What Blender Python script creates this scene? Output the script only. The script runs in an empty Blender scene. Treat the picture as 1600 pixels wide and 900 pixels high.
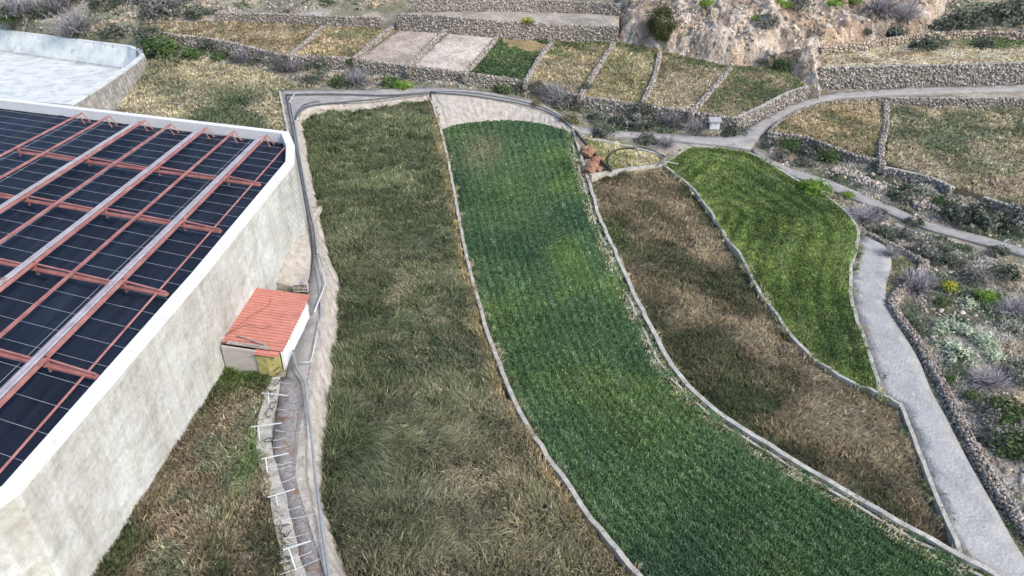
import bpy, bmesh, math, random
import numpy as np
from mathutils import Vector
from mathutils.geometry import delaunay_2d_cdt
S = bpy.context.scene
COL = S.collection
R = math.radians
random.seed(7)
RNG = np.random.default_rng(11)

# ------------------------------------------------------------------ camera, sky, sun, exposure
CH = 34.0
F = 1081.0
cam = bpy.data.cameras.new("camera"); cam.sensor_width = 36; cam.lens = F/1600*36; cam.clip_end = 4000; cam.clip_start = .5
co = bpy.data.objects.new("camera", cam); COL.objects.link(co)
co.location = (0, 0, CH); co.rotation_euler = (R(60), 0, 0); S.camera = co
w = bpy.data.worlds.new("World"); S.world = w; w.use_nodes = True
nt = w.node_tree; bg = nt.nodes['Background']
sky = nt.nodes.new('ShaderNodeTexSky'); sky.sky_type = 'NISHITA'; sky.sun_disc = False
SUN_EL, SUN_AZ = 42, 128
sky.sun_elevation = R(SUN_EL); sky.sun_rotation = R(SUN_AZ); sky.dust_density = 2.0; sky.ozone_density = 1.2
nt.links.new(sky.outputs[0], bg.inputs[0]); bg.inputs[1].default_value = 0.12
sl = bpy.data.lights.new("sun", 'SUN'); sl.energy = 1.15; sl.angle = R(9); sl.color = (1, .9, .76)
so = bpy.data.objects.new("sun", sl); COL.objects.link(so)
sd = Vector((math.sin(R(SUN_AZ))*math.cos(R(SUN_EL)), math.cos(R(SUN_AZ))*math.cos(R(SUN_EL)), math.sin(R(SUN_EL))))
so.rotation_euler = sd.to_track_quat('Z', 'Y').to_euler()
S.view_settings.view_transform = 'Standard'; S.view_settings.look = 'None'
S.view_settings.exposure = 1.42; S.view_settings.gamma = 1.0
S.render.engine = 'CYCLES'; S.cycles.max_bounces = 4; S.cycles.diffuse_bounces = 3

# ------------------------------------------------------------------ noise
def _h(ix, iy, seed):
    n = (ix.astype(np.int64)*374761393 + iy.astype(np.int64)*668265263 + seed*974711) & 0xffffffff
    n = ((n ^ (n >> 13))*1274126177) & 0xffffffff
    return ((n ^ (n >> 16)) & 0xffff)/65535.0
def vn(x, y, seed=0):
    x = np.asarray(x, float); y = np.asarray(y, float)
    ix = np.floor(x); iy = np.floor(y); fx = x-ix; fy = y-iy
    fx = fx*fx*(3-2*fx); fy = fy*fy*(3-2*fy)
    a = _h(ix, iy, seed); b = _h(ix+1, iy, seed); c = _h(ix, iy+1, seed); d = _h(ix+1, iy+1, seed)
    return (a*(1-fx)+b*fx)*(1-fy)+(c*(1-fx)+d*fx)*fy
def fbm(x, y, s, seed=0, o=4):
    t = 0; a = .5; n = 0
    for k in range(o):
        t = t+a*vn(np.asarray(x)/s+k*7.3, np.asarray(y)/s-k*3.1, seed+k); n += a; a *= .5; s *= .5
    return t/n
def ss(t):
    t = np.clip(t, 0, 1); return t*t*(3-2*t)

# ------------------------------------------------------------------ nominal land surface
_ys = np.array([-500, 78, 90, 130, 162, 180, 230, 400, 900])
_zs = np.array([0, 0, .7, 4.9, 10.2, 16.5, 36, 80, 120])
def T(x, y):
    x = np.asarray(x, float); y = np.asarray(y, float)
    r = np.interp(y, _ys, _zs)*.6+np.interp(y-4, _ys, _zs)*.2+np.interp(y+4, _ys, _zs)*.2
    s = x+.21*(y-27)
    return r-3.1*ss((s-6)/32)
def cz(z): return lambda x, y: np.full(np.shape(x), float(z))
def off(f, d): return lambda x, y: f(x, y)+d
C30, S30 = math.cos(R(30)), .5
TS = np.concatenate([np.arange(8, 60, .5), np.arange(60, 420, .8)])
def W(px, py, zf=T):
    u = (px-800)/F; v = (py-450)/F
    dx, dy, dz = u, C30-v*S30, -(S30+v*C30)
    g = CH+TS*dz-zf(TS*dx, TS*dy)
    k = np.argmax(g < 0)
    if k == 0: k = len(TS)-1
    a, b = TS[k-1], TS[k]
    for _ in range(14):
        m = (a+b)/2
        if CH+m*dz-float(zf(np.array([m*dx]), np.array([m*dy]))[0]) < 0: b = m
        else: a = m
    return Vector((b*dx, b*dy, CH+b*dz))
def dens(pts, n):
    out = []
    for i in range(len(pts)-1):
        for k in range(n):
            t = k/n; out.append((pts[i][0]*(1-t)+pts[i+1][0]*t, pts[i][1]*(1-t)+pts[i+1][1]*t))
    out.append(pts[-1]); return out
def smooth(pts, n=4):
    out = []
    P = [pts[0]]+list(pts)+[pts[-1]]
    for i in range(1, len(P)-2):
        for k in range(n):
            t = k/n
            out.append(tuple(.5*((2*P[i][j])+(-P[i-1][j]+P[i+1][j])*t+(2*P[i-1][j]-5*P[i][j]+4*P[i+1][j]-P[i+2][j])*t*t+(-P[i-1][j]+3*P[i][j]-3*P[i+1][j]+P[i+2][j])*t**3) for j in range(len(P[i]))))
    out.append(tuple(pts[-1])); return out
def L(pts, zf=T, n=3): return [W(a, b, zf) for a, b in smooth(pts, n)]
def dist(p): return math.sqrt(p[0]**2+p[1]**2+(CH-p[2])**2)

# ------------------------------------------------------------------ materials
def newmat(name):
    m = bpy.data.materials.new(name); m.use_nodes = True
    return m, m.node_tree, m.node_tree.nodes['Principled BSDF']
def mat(name, cols, scale=1.0, rough=.85, bump=0.0, bscale=None, stretch=(1, 1, 1), metal=0, detail=8, spec=.3, spots=None, spots2=None):
    """blend of colours by layered noise, optional dark/pale speckle with its own shape"""
    m, t, b = newmat(name)
    tc = t.nodes.new('ShaderNodeTexCoord'); mp = t.nodes.new('ShaderNodeMapping'); mp.inputs['Scale'].default_value = stretch
    t.links.new(tc.outputs['Object'], mp.inputs[0])
    n = t.nodes.new('ShaderNodeTexNoise'); n.inputs['Scale'].default_value = scale; n.inputs['Detail'].default_value = detail; n.inputs['Roughness'].default_value = .65
    t.links.new(mp.outputs[0], n.inputs[0])
    cr = t.nodes.new('ShaderNodeValToRGB'); e = cr.color_ramp.elements
    k = len(cols)
    e[0].position = .3; e[1].position = .7
    e[0].color = (*cols[0], 1); e[1].color = (*cols[-1], 1)
    for i in range(1, k-1):
        q = e.new(.3+.4*i/(k-1)); q.color = (*cols[i], 1)
    t.links.new(n.outputs[0], cr.inputs[0])
    out = cr.outputs[0]
    for spots in (spots, spots2):
        if not spots: continue
        n2 = t.nodes.new('ShaderNodeTexNoise'); n2.inputs['Scale'].default_value = spots[1]; n2.inputs['Detail'].default_value = 5; n2.inputs['Roughness'].default_value = .7
        t.links.new(mp.outputs[0], n2.inputs[0])
        c2 = t.nodes.new('ShaderNodeValToRGB'); c2.color_ramp.elements[0].position = spots[2]; c2.color_ramp.elements[1].position = spots[2]+.08
        c2.color_ramp.elements[0].color = (0, 0, 0, 1); c2.color_ramp.elements[1].color = (1, 1, 1, 1)
        t.links.new(n2.outputs[0], c2.inputs[0])
        mx = t.nodes.new('ShaderNodeMix'); mx.data_type = 'RGBA'
        t.links.new(c2.outputs[0], mx.inputs[0]); t.links.new(out, mx.inputs[6]); mx.inputs[7].default_value = (*spots[0], 1)
        out = mx.outputs[2]
    t.links.new(out, b.inputs['Base Color'])
    b.inputs['Roughness'].default_value = rough; b.inputs['Metallic'].default_value = metal
    b.inputs['Specular IOR Level'].default_value = spec
    if bump:
        n3 = t.nodes.new('ShaderNodeTexNoise'); n3.inputs['Scale'].default_value = bscale or scale*6; n3.inputs['Detail'].default_value = 6
        t.links.new(mp.outputs[0], n3.inputs[0])
        bp = t.nodes.new('ShaderNodeBump'); bp.inputs['Strength'].default_value = bump; bp.inputs['Distance'].default_value = .12
        t.links.new(n3.outputs[0], bp.inputs['Height']); t.links.new(bp.outputs[0], b.inputs['Normal'])
    return m
def mat_attr(name, rough=.9, var=.35, scale=2.5, bump=0.0, spec=.15, transl=0):
    m, t, b = newmat(name)
    at = t.nodes.new('ShaderNodeAttribute'); at.attribute_name = 'Col'
    tc = t.nodes.new('ShaderNodeTexCoord')
    n = t.nodes.new('ShaderNodeTexNoise'); n.inputs['Scale'].default_value = scale; n.inputs['Detail'].default_value = 8; n.inputs['Roughness'].default_value = .7
    t.links.new(tc.outputs['Object'], n.inputs[0])
    mr = t.nodes.new('ShaderNodeMapRange'); mr.inputs[1].default_value = .3; mr.inputs[2].default_value = .7
    mr.inputs[3].default_value = 1-var; mr.inputs[4].default_value = 1+var
    t.links.new(n.outputs[0], mr.inputs[0])
    mx = t.nodes.new('ShaderNodeVectorMath'); mx.operation = 'SCALE'
    t.links.new(at.outputs['Color'], mx.inputs[0]); t.links.new(mr.outputs[0], mx.inputs['Scale'])
    t.links.new(mx.outputs[0], b.inputs['Base Color'])
    b.inputs['Roughness'].default_value = rough; b.inputs['Specular IOR Level'].default_value = spec
    if transl:
        tr = t.nodes.new('ShaderNodeBsdfTranslucent'); t.links.new(mx.outputs[0], tr.inputs[0])
        ms = t.nodes.new('ShaderNodeMixShader'); ms.inputs[0].default_value = transl
        t.links.new(b.outputs[0], ms.inputs[1]); t.links.new(tr.outputs[0], ms.inputs[2]); t.links.new(ms.outputs[0], t.nodes['Material Output'].inputs[0])
    if bump:
        n3 = t.nodes.new('ShaderNodeTexNoise'); n3.inputs['Scale'].default_value = 3; n3.inputs['Detail'].default_value = 8
        t.links.new(tc.outputs['Object'], n3.inputs[0])
        bp = t.nodes.new('ShaderNodeBump'); bp.inputs['Strength'].default_value = bump; bp.inputs['Distance'].default_value = .25
        t.links.new(n3.outputs[0], bp.inputs['Height']); t.links.new(bp.outputs[0], b.inputs['Normal'])
    return m
M = {}
M['leaf'] = mat_attr('foliage', .75, .15, 1.2, spec=.25, transl=.3)
M['blade'] = mat_attr('grass_blades', .75, .2, .8, spec=.25, transl=.35)
M['land'] = mat_attr('dry_land', .95, .45, 1.6, .8)
M['stone'] = mat_attr('field_stone', .9, .3, 5, .3)
M['rock'] = mat_attr('cliff_rock', .95, .5, 1.3, 1.6)
M['core'] = mat('stone_core', [(.16, .145, .125), (.23, .21, .185)], 2)
M['curb'] = mat('weathered_concrete', [(.24, .23, .2), (.36, .345, .31), (.48, .465, .43)], 1.3, bump=.6, spots=((.17, .165, .11), 1.4, .58), spots2=((.3, .24, .16), 2.9, .62))
M['path'] = mat('grey_path_concrete', [(.2, .19, .18), (.28, .265, .25), (.37, .35, .325)], .6, bump=.3, spots=((.12, .11, .1), 1.4, .62))
M['road'] = mat('pale_road_concrete', [(.25, .25, .245), (.31, .31, .305), (.37, .37, .36)], .5, bump=1.0, bscale=4, spots=((.35, .36, .355), 1.2, .56), spots2=((.24, .24, .235), 1.8, .63))
M['dirtroad'] = mat('grey_dirt_road', [(.22, .215, .205), (.29, .28, .265), (.35, .335, .315)], .7, bump=.8, spots=((.19, .175, .14), .9, .6))
M['gravel'] = mat('gravel', [(.14, .125, .115), (.23, .22, .215), (.3, .29, .285)], 3.5, bump=1.0, bscale=9, spots=((.2, .13, .09), .7, .54))
M['plaster'] = mat('earth_plaster', [(.26, .235, .205), (.36, .33, .29), (.45, .42, .375)], 1.1, bump=1.0, bscale=3.2, stretch=(1, 1, 1.6), spots=((.2, .175, .145), 1.9, .6))
M['rim'] = mat('white_rim_paint', [(.58, .58, .57), (.68, .68, .675)], .7, .6, bump=.25, spots=((.46, .45, .42), .9, .63), spots2=((.38, .36, .33), 3.5, .67))
M['cover'] = mat('dark_cover_sheet', [(.003, .006, .013), (.007, .012, .026), (.015, .022, .04)], .35, .7, bump=.5, bscale=.9, stretch=(2.5, .25, 1), spec=.25)
M['white'] = mat('white_paint', [(.42, .44, .45), (.58, .59, .6)], 2, .5)
M['rope'] = mat('white_rope', [(.28, .31, .35), (.4, .43, .47)], 4, .8)
M['red'] = mat('red_oxide_steel', [(.24, .095, .085), (.34, .15, .135), (.42, .22, .195)], .8, .6, bump=.1)
M['zinc'] = mat('zinc_sheet', [(.24, .22, .235), (.33, .31, .33), (.42, .39, .4)], .9, .5, metal=.1, spots=((.3, .17, .15), .8, .6))
M['redroof'] = mat_attr('red_roof_sheet', .6, .18, 1.2)
M['redroof0'] = mat('red_roof_sheet', [(.36, .095, .06), (.44, .14, .095), (.5, .19, .14)], 1.0, .6, spots=((.33, .15, .12), 1.3, .62))
M['limewash'] = mat('lime_washed_blockwork', [(.5, .52, .52), (.62, .64, .65), (.7, .7, .69)], 1.1, bump=.4)
M['plank'] = mat('formed_concrete', [(.3, .28, .26), (.42, .4, .38)], .9, bump=.3, stretch=(1, 1, 6))
M['yellow'] = mat('faded_yellow_sheet', [(.2, .23, .1), (.33, .31, .12), (.38, .36, .22)], 2.5, .7, spots=((.22, .13, .06), 1.8, .58))
M['wood'] = mat('grey_wood', [(.2, .18, .16), (.36, .33, .3)], 3)
M['twig'] = mat('dark_twig', [(.07, .045, .035), (.12, .08, .07)], 3)
M['black'] = mat('black_plastic', [(.012, .014, .016), (.025, .028, .03)], 2, .5)
M['darkpipe'] = mat('grey_black_pipe', [(.06, .07, .075), (.11, .12, .13)], 2, .5)
M['pipe'] = mat('galvanised_pipe', [(.24, .26, .275), (.36, .38, .395)], 1.2, .45, metal=.25)
M['bark'] = mat('bark', [(.08, .06, .045), (.14, .11, .09)], 4)
M['basin'] = mat('pale_basin_render', [(.36, .4, .4), (.52, .55, .54), (.64, .65, .63)], .4, bump=.5, bscale=1.5, spots=((.24, .26, .24), .7, .6), spots2=((.3, .27, .22), 1.8, .63))
M['boulder'] = mat('orange_boulder', [(.17, .075, .045), (.27, .14, .09), (.3, .22, .17)], 1.6, bump=1.0)

# concrete face of the reservoir: blotchy, streaked, blockwork showing through at the far end
def tankmat():
    m, t, b = newmat('reservoir_render')
    N = t.nodes.new; l = t.links.new
    tc = N('ShaderNodeTexCoord')
    def noise(s, stretch, d=7):
        mp = N('ShaderNodeMapping'); mp.inputs['Scale'].default_value = stretch; l(tc.outputs['Object'], mp.inputs[0])
        n = N('ShaderNodeTexNoise'); n.inputs['Scale'].default_value = s; n.inputs['Detail'].default_value = d; n.inputs['Roughness'].default_value = .65
        l(mp.outputs[0], n.inputs[0]); return n.outputs[0]
    def ramp(i, cs):
        c = N('ShaderNodeValToRGB'); e = c.color_ramp.elements
        e[0].position, e[0].color = cs[0][0], (*cs[0][1], 1); e[1].position, e[1].color = cs[-1][0], (*cs[-1][1], 1)
        for p, q in cs[1:-1]: x = e.new(p); x.color = (*q, 1)
        l(i, c.inputs[0]); return c.outputs[0]
    def mix(f, a, bb, mode='MIX', fac=None):
        x = N('ShaderNodeMix'); x.data_type = 'RGBA'; x.blend_type = mode
        if f is None: x.inputs[0].default_value = fac
        else: l(f, x.inputs[0])
        for s, v in ((6, a), (7, bb)):
            if isinstance(v, tuple): x.inputs[s].default_value = (*v, 1)
            else: l(v, x.inputs[s])
        return x.outputs[2]
    base = ramp(noise(.16, (1, 1, 1.2), 9), [(.32, (.38, .37, .34)), (.48, (.46, .465, .45)), (.66, (.55, .58, .57))])
    st = ramp(noise(.9, (1, .5, 1.6), 8), [(.35, (.8, .8, .79)), (.5, (1, 1, 1)), (.68, (1.14, 1.16, 1.15))])
    c = mix(None, base, st, 'MULTIPLY', .75)
    fine = ramp(noise(3.5, (1, 1, 1), 5), [(.35, (.82, .82, .8)), (.65, (1.12, 1.12, 1.12))])
    c = mix(None, c, fine, 'MULTIPLY', .7)
    drip = ramp(noise(1.0, (1, 1.1, .07), 6), [(.4, (.78, .76, .7)), (.52, (1, 1, 1))]); c = mix(None, c, drip, 'MULTIPLY', .55)
    patchy = ramp(noise(.45, (1, 1, .8), 3), [(.58, (1, 1, 1)), (.6, (.86, .85, .8))]); c = mix(None, c, patchy, 'MULTIPLY', .7)
    pit = ramp(noise(2.2, (1, 1, 1), 8), [(.62, (1, 1, 1)), (.68, (.66, .63, .56))]); c = mix(None, c, pit, 'MULTIPLY', .8)
    br = N('ShaderNodeTexBrick'); br.inputs['Scale'].default_value = 1.0; br.inputs['Brick Width'].default_value = .9; br.inputs['Row Height'].default_value = .45
    br.inputs['Mortar Size'].default_value = .05; br.inputs['Color1'].default_value = (1, 1, 1, 1); br.inputs['Color2'].default_value = (.85, .85, .84, 1); br.inputs['Mortar'].default_value = (.62, .62, .6, 1)
    sx = N('ShaderNodeSeparateXYZ'); l(tc.outputs['Object'], sx.inputs[0])
    cb = N('ShaderNodeCombineXYZ'); l(sx.outputs[1], cb.inputs[0]); l(sx.outputs[2], cb.inputs[1]); l(cb.outputs[0], br.inputs[0])
    mr = N('ShaderNodeMapRange'); mr.inputs[1].default_value = 60; mr.inputs[2].default_value = 68; l(sx.outputs[1], mr.inputs[0])
    c2 = mix(None, c, br.outputs[0], 'MULTIPLY', .8); c = mix(mr.outputs[0], c, c2)
    l(c, b.inputs['Base Color']); b.inputs['Roughness'].default_value = .9; b.inputs['Specular IOR Level'].default_value = .2
    bp = N('ShaderNodeBump'); bp.inputs['Strength'].default_value = .5; bp.inputs['Distance'].default_value = .15
    l(noise(1.6, (1, .7, 1), 8), bp.inputs['Height']); l(bp.outputs[0], b.inputs['Normal'])
    return m
M['tank'] = tankmat()

# ------------------------------------------------------------------ builders
def tag(o, label=None, cat=None, group=None, kind=None):
    if label: o['label'] = label
    if cat: o['category'] = cat
    if group: o['group'] = group
    if kind: o['kind'] = kind
    return o
def empty(name, loc=(0, 0, 0), rz=0):
    o = bpy.data.objects.new(name, None); COL.objects.link(o); o.location = loc; o.rotation_euler = (0, 0, rz); o.empty_display_size = .3
    return o
def link(name, me, m, parent=None, world=True):
    o = bpy.data.objects.new(name, me); COL.objects.link(o)
    if m is not None: me.materials.append(m)
    if parent is not None:
        o.parent = parent
        if world:
            p = parent; loc = Vector((0, 0, 0))
            while p is not None: loc += p.location; p = p.parent
            o.location = -loc
    return o
def npmesh(name, V, idx, k, cols=None):
    """V (n,3); idx flat loop indices for faces of k corners"""
    me = bpy.data.meshes.new(name)
    V = np.ascontiguousarray(V, dtype=np.float32); idx = np.ascontiguousarray(idx, dtype=np.int32).ravel()
    me.vertices.add(len(V)); me.vertices.foreach_set('co', V.ravel())
    nf = len(idx)//k
    me.loops.add(len(idx)); me.loops.foreach_set('vertex_index', idx)
    me.polygons.add(nf); me.polygons.foreach_set('loop_start', np.arange(nf, dtype=np.int32)*k)
    me.update(calc_edges=True)
    if cols is not None:
        a = me.color_attributes.new('Col', 'FLOAT_COLOR', 'POINT')
        c = np.ones((len(V), 4), np.float32); c[:, :3] = cols; a.data.foreach_set('color', c.ravel())
    return me
class MB:
    def __init__(s): s.v = []; s.f = []
    def add(s, vs, fs):
        n = len(s.v); s.v += [tuple(v) for v in vs]; s.f += [tuple(i+n for i in f) for f in fs]
    def box(s, c, d, rz=0, m=None):
        x, y, z = d[0]/2, d[1]/2, d[2]/2
        vs = [Vector((a*x, b*y, e*z)) for a in (-1, 1) for b in (-1, 1) for e in (-1, 1)]
        cr, sr = math.cos(rz), math.sin(rz)
        vs = [Vector((v.x*cr-v.y*sr, v.x*sr+v.y*cr, v.z))+Vector(c) for v in vs]
        s.add(vs, [(0, 1, 3, 2), (4, 6, 7, 5), (0, 4, 5, 1), (2, 3, 7, 6), (0, 2, 6, 4), (1, 5, 7, 3)])
    def bar(s, a, b, w, h):
        a = Vector(a); b = Vector(b); d = (b-a).normalized()
        sx = d.cross(Vector((0, 0, 1)))
        if sx.length < 1e-3: sx = Vector((1, 0, 0))
        sx.normalize(); up = sx.cross(d)
        vs = []
        for p in (a, b):
            for i, j in ((-1, -1), (1, -1), (1, 1), (-1, 1)): vs.append(p+sx*w/2*i+up*h/2*j)
        s.add(vs, [(0, 1, 2, 3), (7, 6, 5, 4), (0, 4, 5, 1), (1, 5, 6, 2), (2, 6, 7, 3), (3, 7, 4, 0)])
    def tube(s, pts, r, n=7, r2=None):
        pts = [Vector(p) for p in pts]; N = len(pts); vs = []
        for i, p in enumerate(pts):
            d = (pts[min(i+1, N-1)]-pts[max(i-1, 0)]).normalized()
            sx = d.cross(Vector((0, 0, 1)))
            if sx.length < 1e-3: sx = Vector((1, 0, 0))
            sx.normalize(); up = sx.cross(d)
            rr = r if r2 is None else r+(r2-r)*i/(N-1)
            for k in range(n):
                a = 2*math.pi*k/n; vs.append(p+(sx*math.cos(a)+up*math.sin(a))*rr)
        fs = [tuple(range(n)), tuple(range((N-1)*n+n-1, (N-1)*n-1, -1))]
        for i in range(N-1):
            for k in range(n):
                fs.append((i*n+k, i*n+(k+1) % n, (i+1)*n+(k+1) % n, (i+1)*n+k))
        s.add(vs, fs)
    def sweep(s, pts, prof, closed=False):
        """prof: [(side offset, dz)] ring, + offset = right of travel"""
        pts = [Vector(p) for p in pts]; N = len(pts); n = len(prof); vs = []
        for i, p in enumerate(pts):
            if closed: a, b = pts[i-1], pts[(i+1) % N]
            else: a, b = pts[max(i-1, 0)], pts[min(i+1, N-1)]
            d = Vector((b.x-a.x, b.y-a.y, 0)).normalized(); sx = Vector((d.y, -d.x, 0))
            m = 1.0
            if 0 < i < N-1 or closed:
                e1 = Vector(((p-a).x, (p-a).y, 0)).normalized(); m = 1/max(.6, abs(e1.dot(d)))
            for o, z in prof: vs.append(p+sx*o*m+Vector((0, 0, z)))
        fs = []
        for i in range(N if closed else N-1):
            j = (i+1) % N
            for k in range(n): fs.append((i*n+k, i*n+(k+1) % n, j*n+(k+1) % n, j*n+k))
        if not closed: fs += [tuple(range(n-1, -1, -1)), tuple((N-1)*n+k for k in range(n))]
        s.add(vs, fs)
    def build(s, name, m, parent=None, smooth=False):
        me = bpy.data.meshes.new(name); me.from_pydata(s.v, [], s.f)
        bm = bmesh.new(); bm.from_mesh(me); bmesh.ops.recalc_face_normals(bm, faces=bm.faces); bm.to_mesh(me); bm.free()
        if smooth:
            for p in me.polygons: p.use_smooth = True
        return link(name, me, m, parent)
def pip(x, y, poly):
    P = np.array([(p[0], p[1]) for p in poly]); r = np.zeros(x.shape, bool); j = len(P)-1
    for i in range(len(P)):
        xi, yi = P[i]; xj, yj = P[j]
        c = ((yi > y) != (yj > y)) & (x < (xj-xi)*(y-yi)/((yj-yi) if yj != yi else 1e-9)+xi)
        r ^= c; j = i
    return r
def pdist(x, y, line, closed=False):
    P = [(p[0], p[1]) for p in line]
    if closed: P = P+[P[0]]
    d = np.full(x.shape, 1e9)
    for (ax, ay), (bx, by) in zip(P[:-1], P[1:]):
        vx, vy = bx-ax, by-ay; L2 = vx*vx+vy*vy+1e-9
        t = np.clip(((x-ax)*vx+(y-ay)*vy)/L2, 0, 1)
        d = np.minimum(d, (x-ax-t*vx)**2+(y-ay-t*vy)**2)
    return np.sqrt(d)
def patch(name, poly, zf, cell, m, skirt=1.0, colf=None, bumpf=None, parent=None):
    P = []
    poly = [(p[0], p[1]) for p in poly]
    for i, a in enumerate(poly):
        b = poly[(i+1) % len(poly)]; n = max(1, int(math.hypot(b[0]-a[0], b[1]-a[1])/cell))
        for k in range(n): P.append((a[0]+(b[0]-a[0])*k/n, a[1]+(b[1]-a[1])*k/n))
    nb = len(P); A = np.array(P)
    gx, gy = np.meshgrid(np.arange(A[:, 0].min(), A[:, 0].max(), cell), np.arange(A[:, 1].min(), A[:, 1].max(), cell))
    gx = gx.ravel()+RNG.uniform(-.2, .2, gx.size)*cell; gy = gy.ravel()+RNG.uniform(-.2, .2, gy.size)*cell
    k = pip(gx, gy, P); gx, gy = gx[k], gy[k]
    k = pdist(gx, gy, P, True) > cell*.4; gx, gy = gx[k], gy[k]
    pts = [Vector(p) for p in P]+[Vector((a, b)) for a, b in zip(gx, gy)]
    v, e, f, *_ = delaunay_2d_cdt(pts, [], [list(range(nb))], 1, 1e-4)
    X = np.array([q.x for q in v]); Y = np.array([q.y for q in v]); Z = zf(X, Y)
    if bumpf is not None: Z = Z+bumpf(X, Y)
    me = bpy.data.meshes.new(name); me.from_pydata(list(zip(X.tolist(), Y.tolist(), Z.tolist())), [], [tuple(q) for q in f])
    bm = bmesh.new(); bm.from_mesh(me)
    be = [e for e in bm.edges if e.is_boundary]
    if skirt and be:
        r = bmesh.ops.extrude_edge_only(bm, edges=be)
        for g in r['geom']:
            if isinstance(g, bmesh.types.BMVert): g.co.z -= skirt
    bmesh.ops.recalc_face_normals(bm, faces=bm.faces)
    bm.to_mesh(me); bm.free()
    if colf is not None:
        V = np.array([q.co[:] for q in me.vertices]); a = me.color_attributes.new('Col', 'FLOAT_COLOR', 'POINT')
        c = np.ones((len(V), 4), np.float32); c[:, :3] = colf(V[:, 0], V[:, 1]); a.data.foreach_set('color', c.ravel())
    for p in me.polygons: p.use_smooth = abs(p.normal.z) > .5
    return link(name, me, m, parent)
def pal(x, y, cols, s, seed, sharp=1.6, jit=.12, jseed=None):
    """pick between palette colours by noise"""
    t = fbm(x, y, s, seed, 4); t = np.clip((t-.5)*sharp*1.6+.5, 0, .999)*(len(cols)-1)
    i = t.astype(int); f = (t-i)[:, None]; C = np.array(cols, float)
    c = C[i]*(1-f)+C[np.minimum(i+1, len(cols)-1)]*f
    if jit: c = c*(1+RNG.normal(0, jit, (len(x), 1)))
    return np.clip(c, .004, .9)
def sample(poly, n_m2, ref=60, power=1.3, mn=.15, nmax=900000):
    A = np.array([(p[0], p[1]) for p in poly]); lo = A.min(0); hi = A.max(0)
    n = int(min(nmax, (hi-lo).prod()*n_m2)); x = RNG.uniform(lo[0], hi[0], n); y = RNG.uniform(lo[1], hi[1], n)
    d = np.sqrt(x*x+y*y+CH*CH); k = RNG.random(n) < np.clip((ref/d)**power, mn, 1)
    x, y = x[k], y[k]; k = pip(x, y, poly); x, y = x[k], y[k]
    # keep to what this place can show
    u = x/(y*C30+CH*S30)*F; k = np.abs(u) < 900; return x[k], y[k]
def blades(x, y, z, h, wd, leanx, leany, col, tip=1.15, base=.8, tipcol=None):
    """one bent blade (2 triangles) per root"""
    n = len(x); a = RNG.uniform(0, 2*np.pi, n); cx, cy = np.cos(a)*wd/2, np.sin(a)*wd/2
    B = np.stack([x, y, z], 1); o = np.stack([cx, cy, np.zeros(n)], 1)
    mid = B+np.stack([leanx*h*.35, leany*h*.35, h*.62], 1)
    tp = B+np.stack([leanx*h, leany*h, h*np.clip(1.02-.35*(leanx**2+leany**2), .3, 1)], 1)
    V = np.stack([B-o, B+o, mid+o*.8, tp, mid-o*.8], 1).reshape(-1, 3)
    i = np.arange(n)[:, None]*5
    I = np.concatenate([i+[0, 1, 2], i+[0, 2, 4], i+[4, 2, 3]], 1)
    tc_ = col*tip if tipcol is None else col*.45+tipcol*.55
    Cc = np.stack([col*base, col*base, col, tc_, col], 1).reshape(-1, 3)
    return V, I, Cc
def grass(name, poly, zf, n_m2, h, wd, colf, label, cat='grass', tipc=None, lean=.5, ls=5, seed=1, tuft=1, spread=.15, ref=60, hf=None, mn=.15, wind=(.25, -.2), exclude=None, kind='stuff', parent=None, power=1.3):
    x, y = sample(poly, n_m2/tuft, ref, power, mn)
    if exclude is not None: k = ~exclude(x, y); x, y = x[k], y[k]
    c = colf(x, y)*2.25*np.exp(RNG.normal(0, .2, (len(x), 1)))
    hs = h*(.35+1.3*fbm(x, y, 1.0, seed+9, 3)) if hf is None else h*hf(x, y)
    lx = wind[0]+lean*(fbm(x, y, ls, seed+21, 3)-.5)*3; ly = wind[1]+lean*(fbm(x, y, ls, seed+33, 3)-.5)*3
    if tuft > 1:
        x = np.repeat(x, tuft); y = np.repeat(y, tuft); c = np.repeat(c, tuft, 0); hs = np.repeat(hs, tuft); lx = np.repeat(lx, tuft); ly = np.repeat(ly, tuft)
        n = len(x); x = x+RNG.normal(0, spread, n); y = y+RNG.normal(0, spread, n)
        lx = lx+RNG.normal(0, .3, n); ly = ly+RNG.normal(0, .3, n)
        c = c*np.exp(RNG.normal(0, .22, (n, 1)))
    n = len(x); d = np.sqrt(x*x+y*y+CH*CH); hs = hs*RNG.uniform(.6, 1.25, n)
    wdv = wd*RNG.uniform(.6, 1.4, n)*np.clip(d/ref, .8, 2.2)
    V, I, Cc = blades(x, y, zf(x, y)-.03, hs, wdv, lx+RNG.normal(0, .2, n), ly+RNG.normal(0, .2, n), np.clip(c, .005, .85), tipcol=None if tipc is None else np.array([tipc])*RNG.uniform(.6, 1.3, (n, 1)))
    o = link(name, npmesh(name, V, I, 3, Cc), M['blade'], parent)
    if parent is None: tag(o, label, cat, None, kind)
    return o
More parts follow.
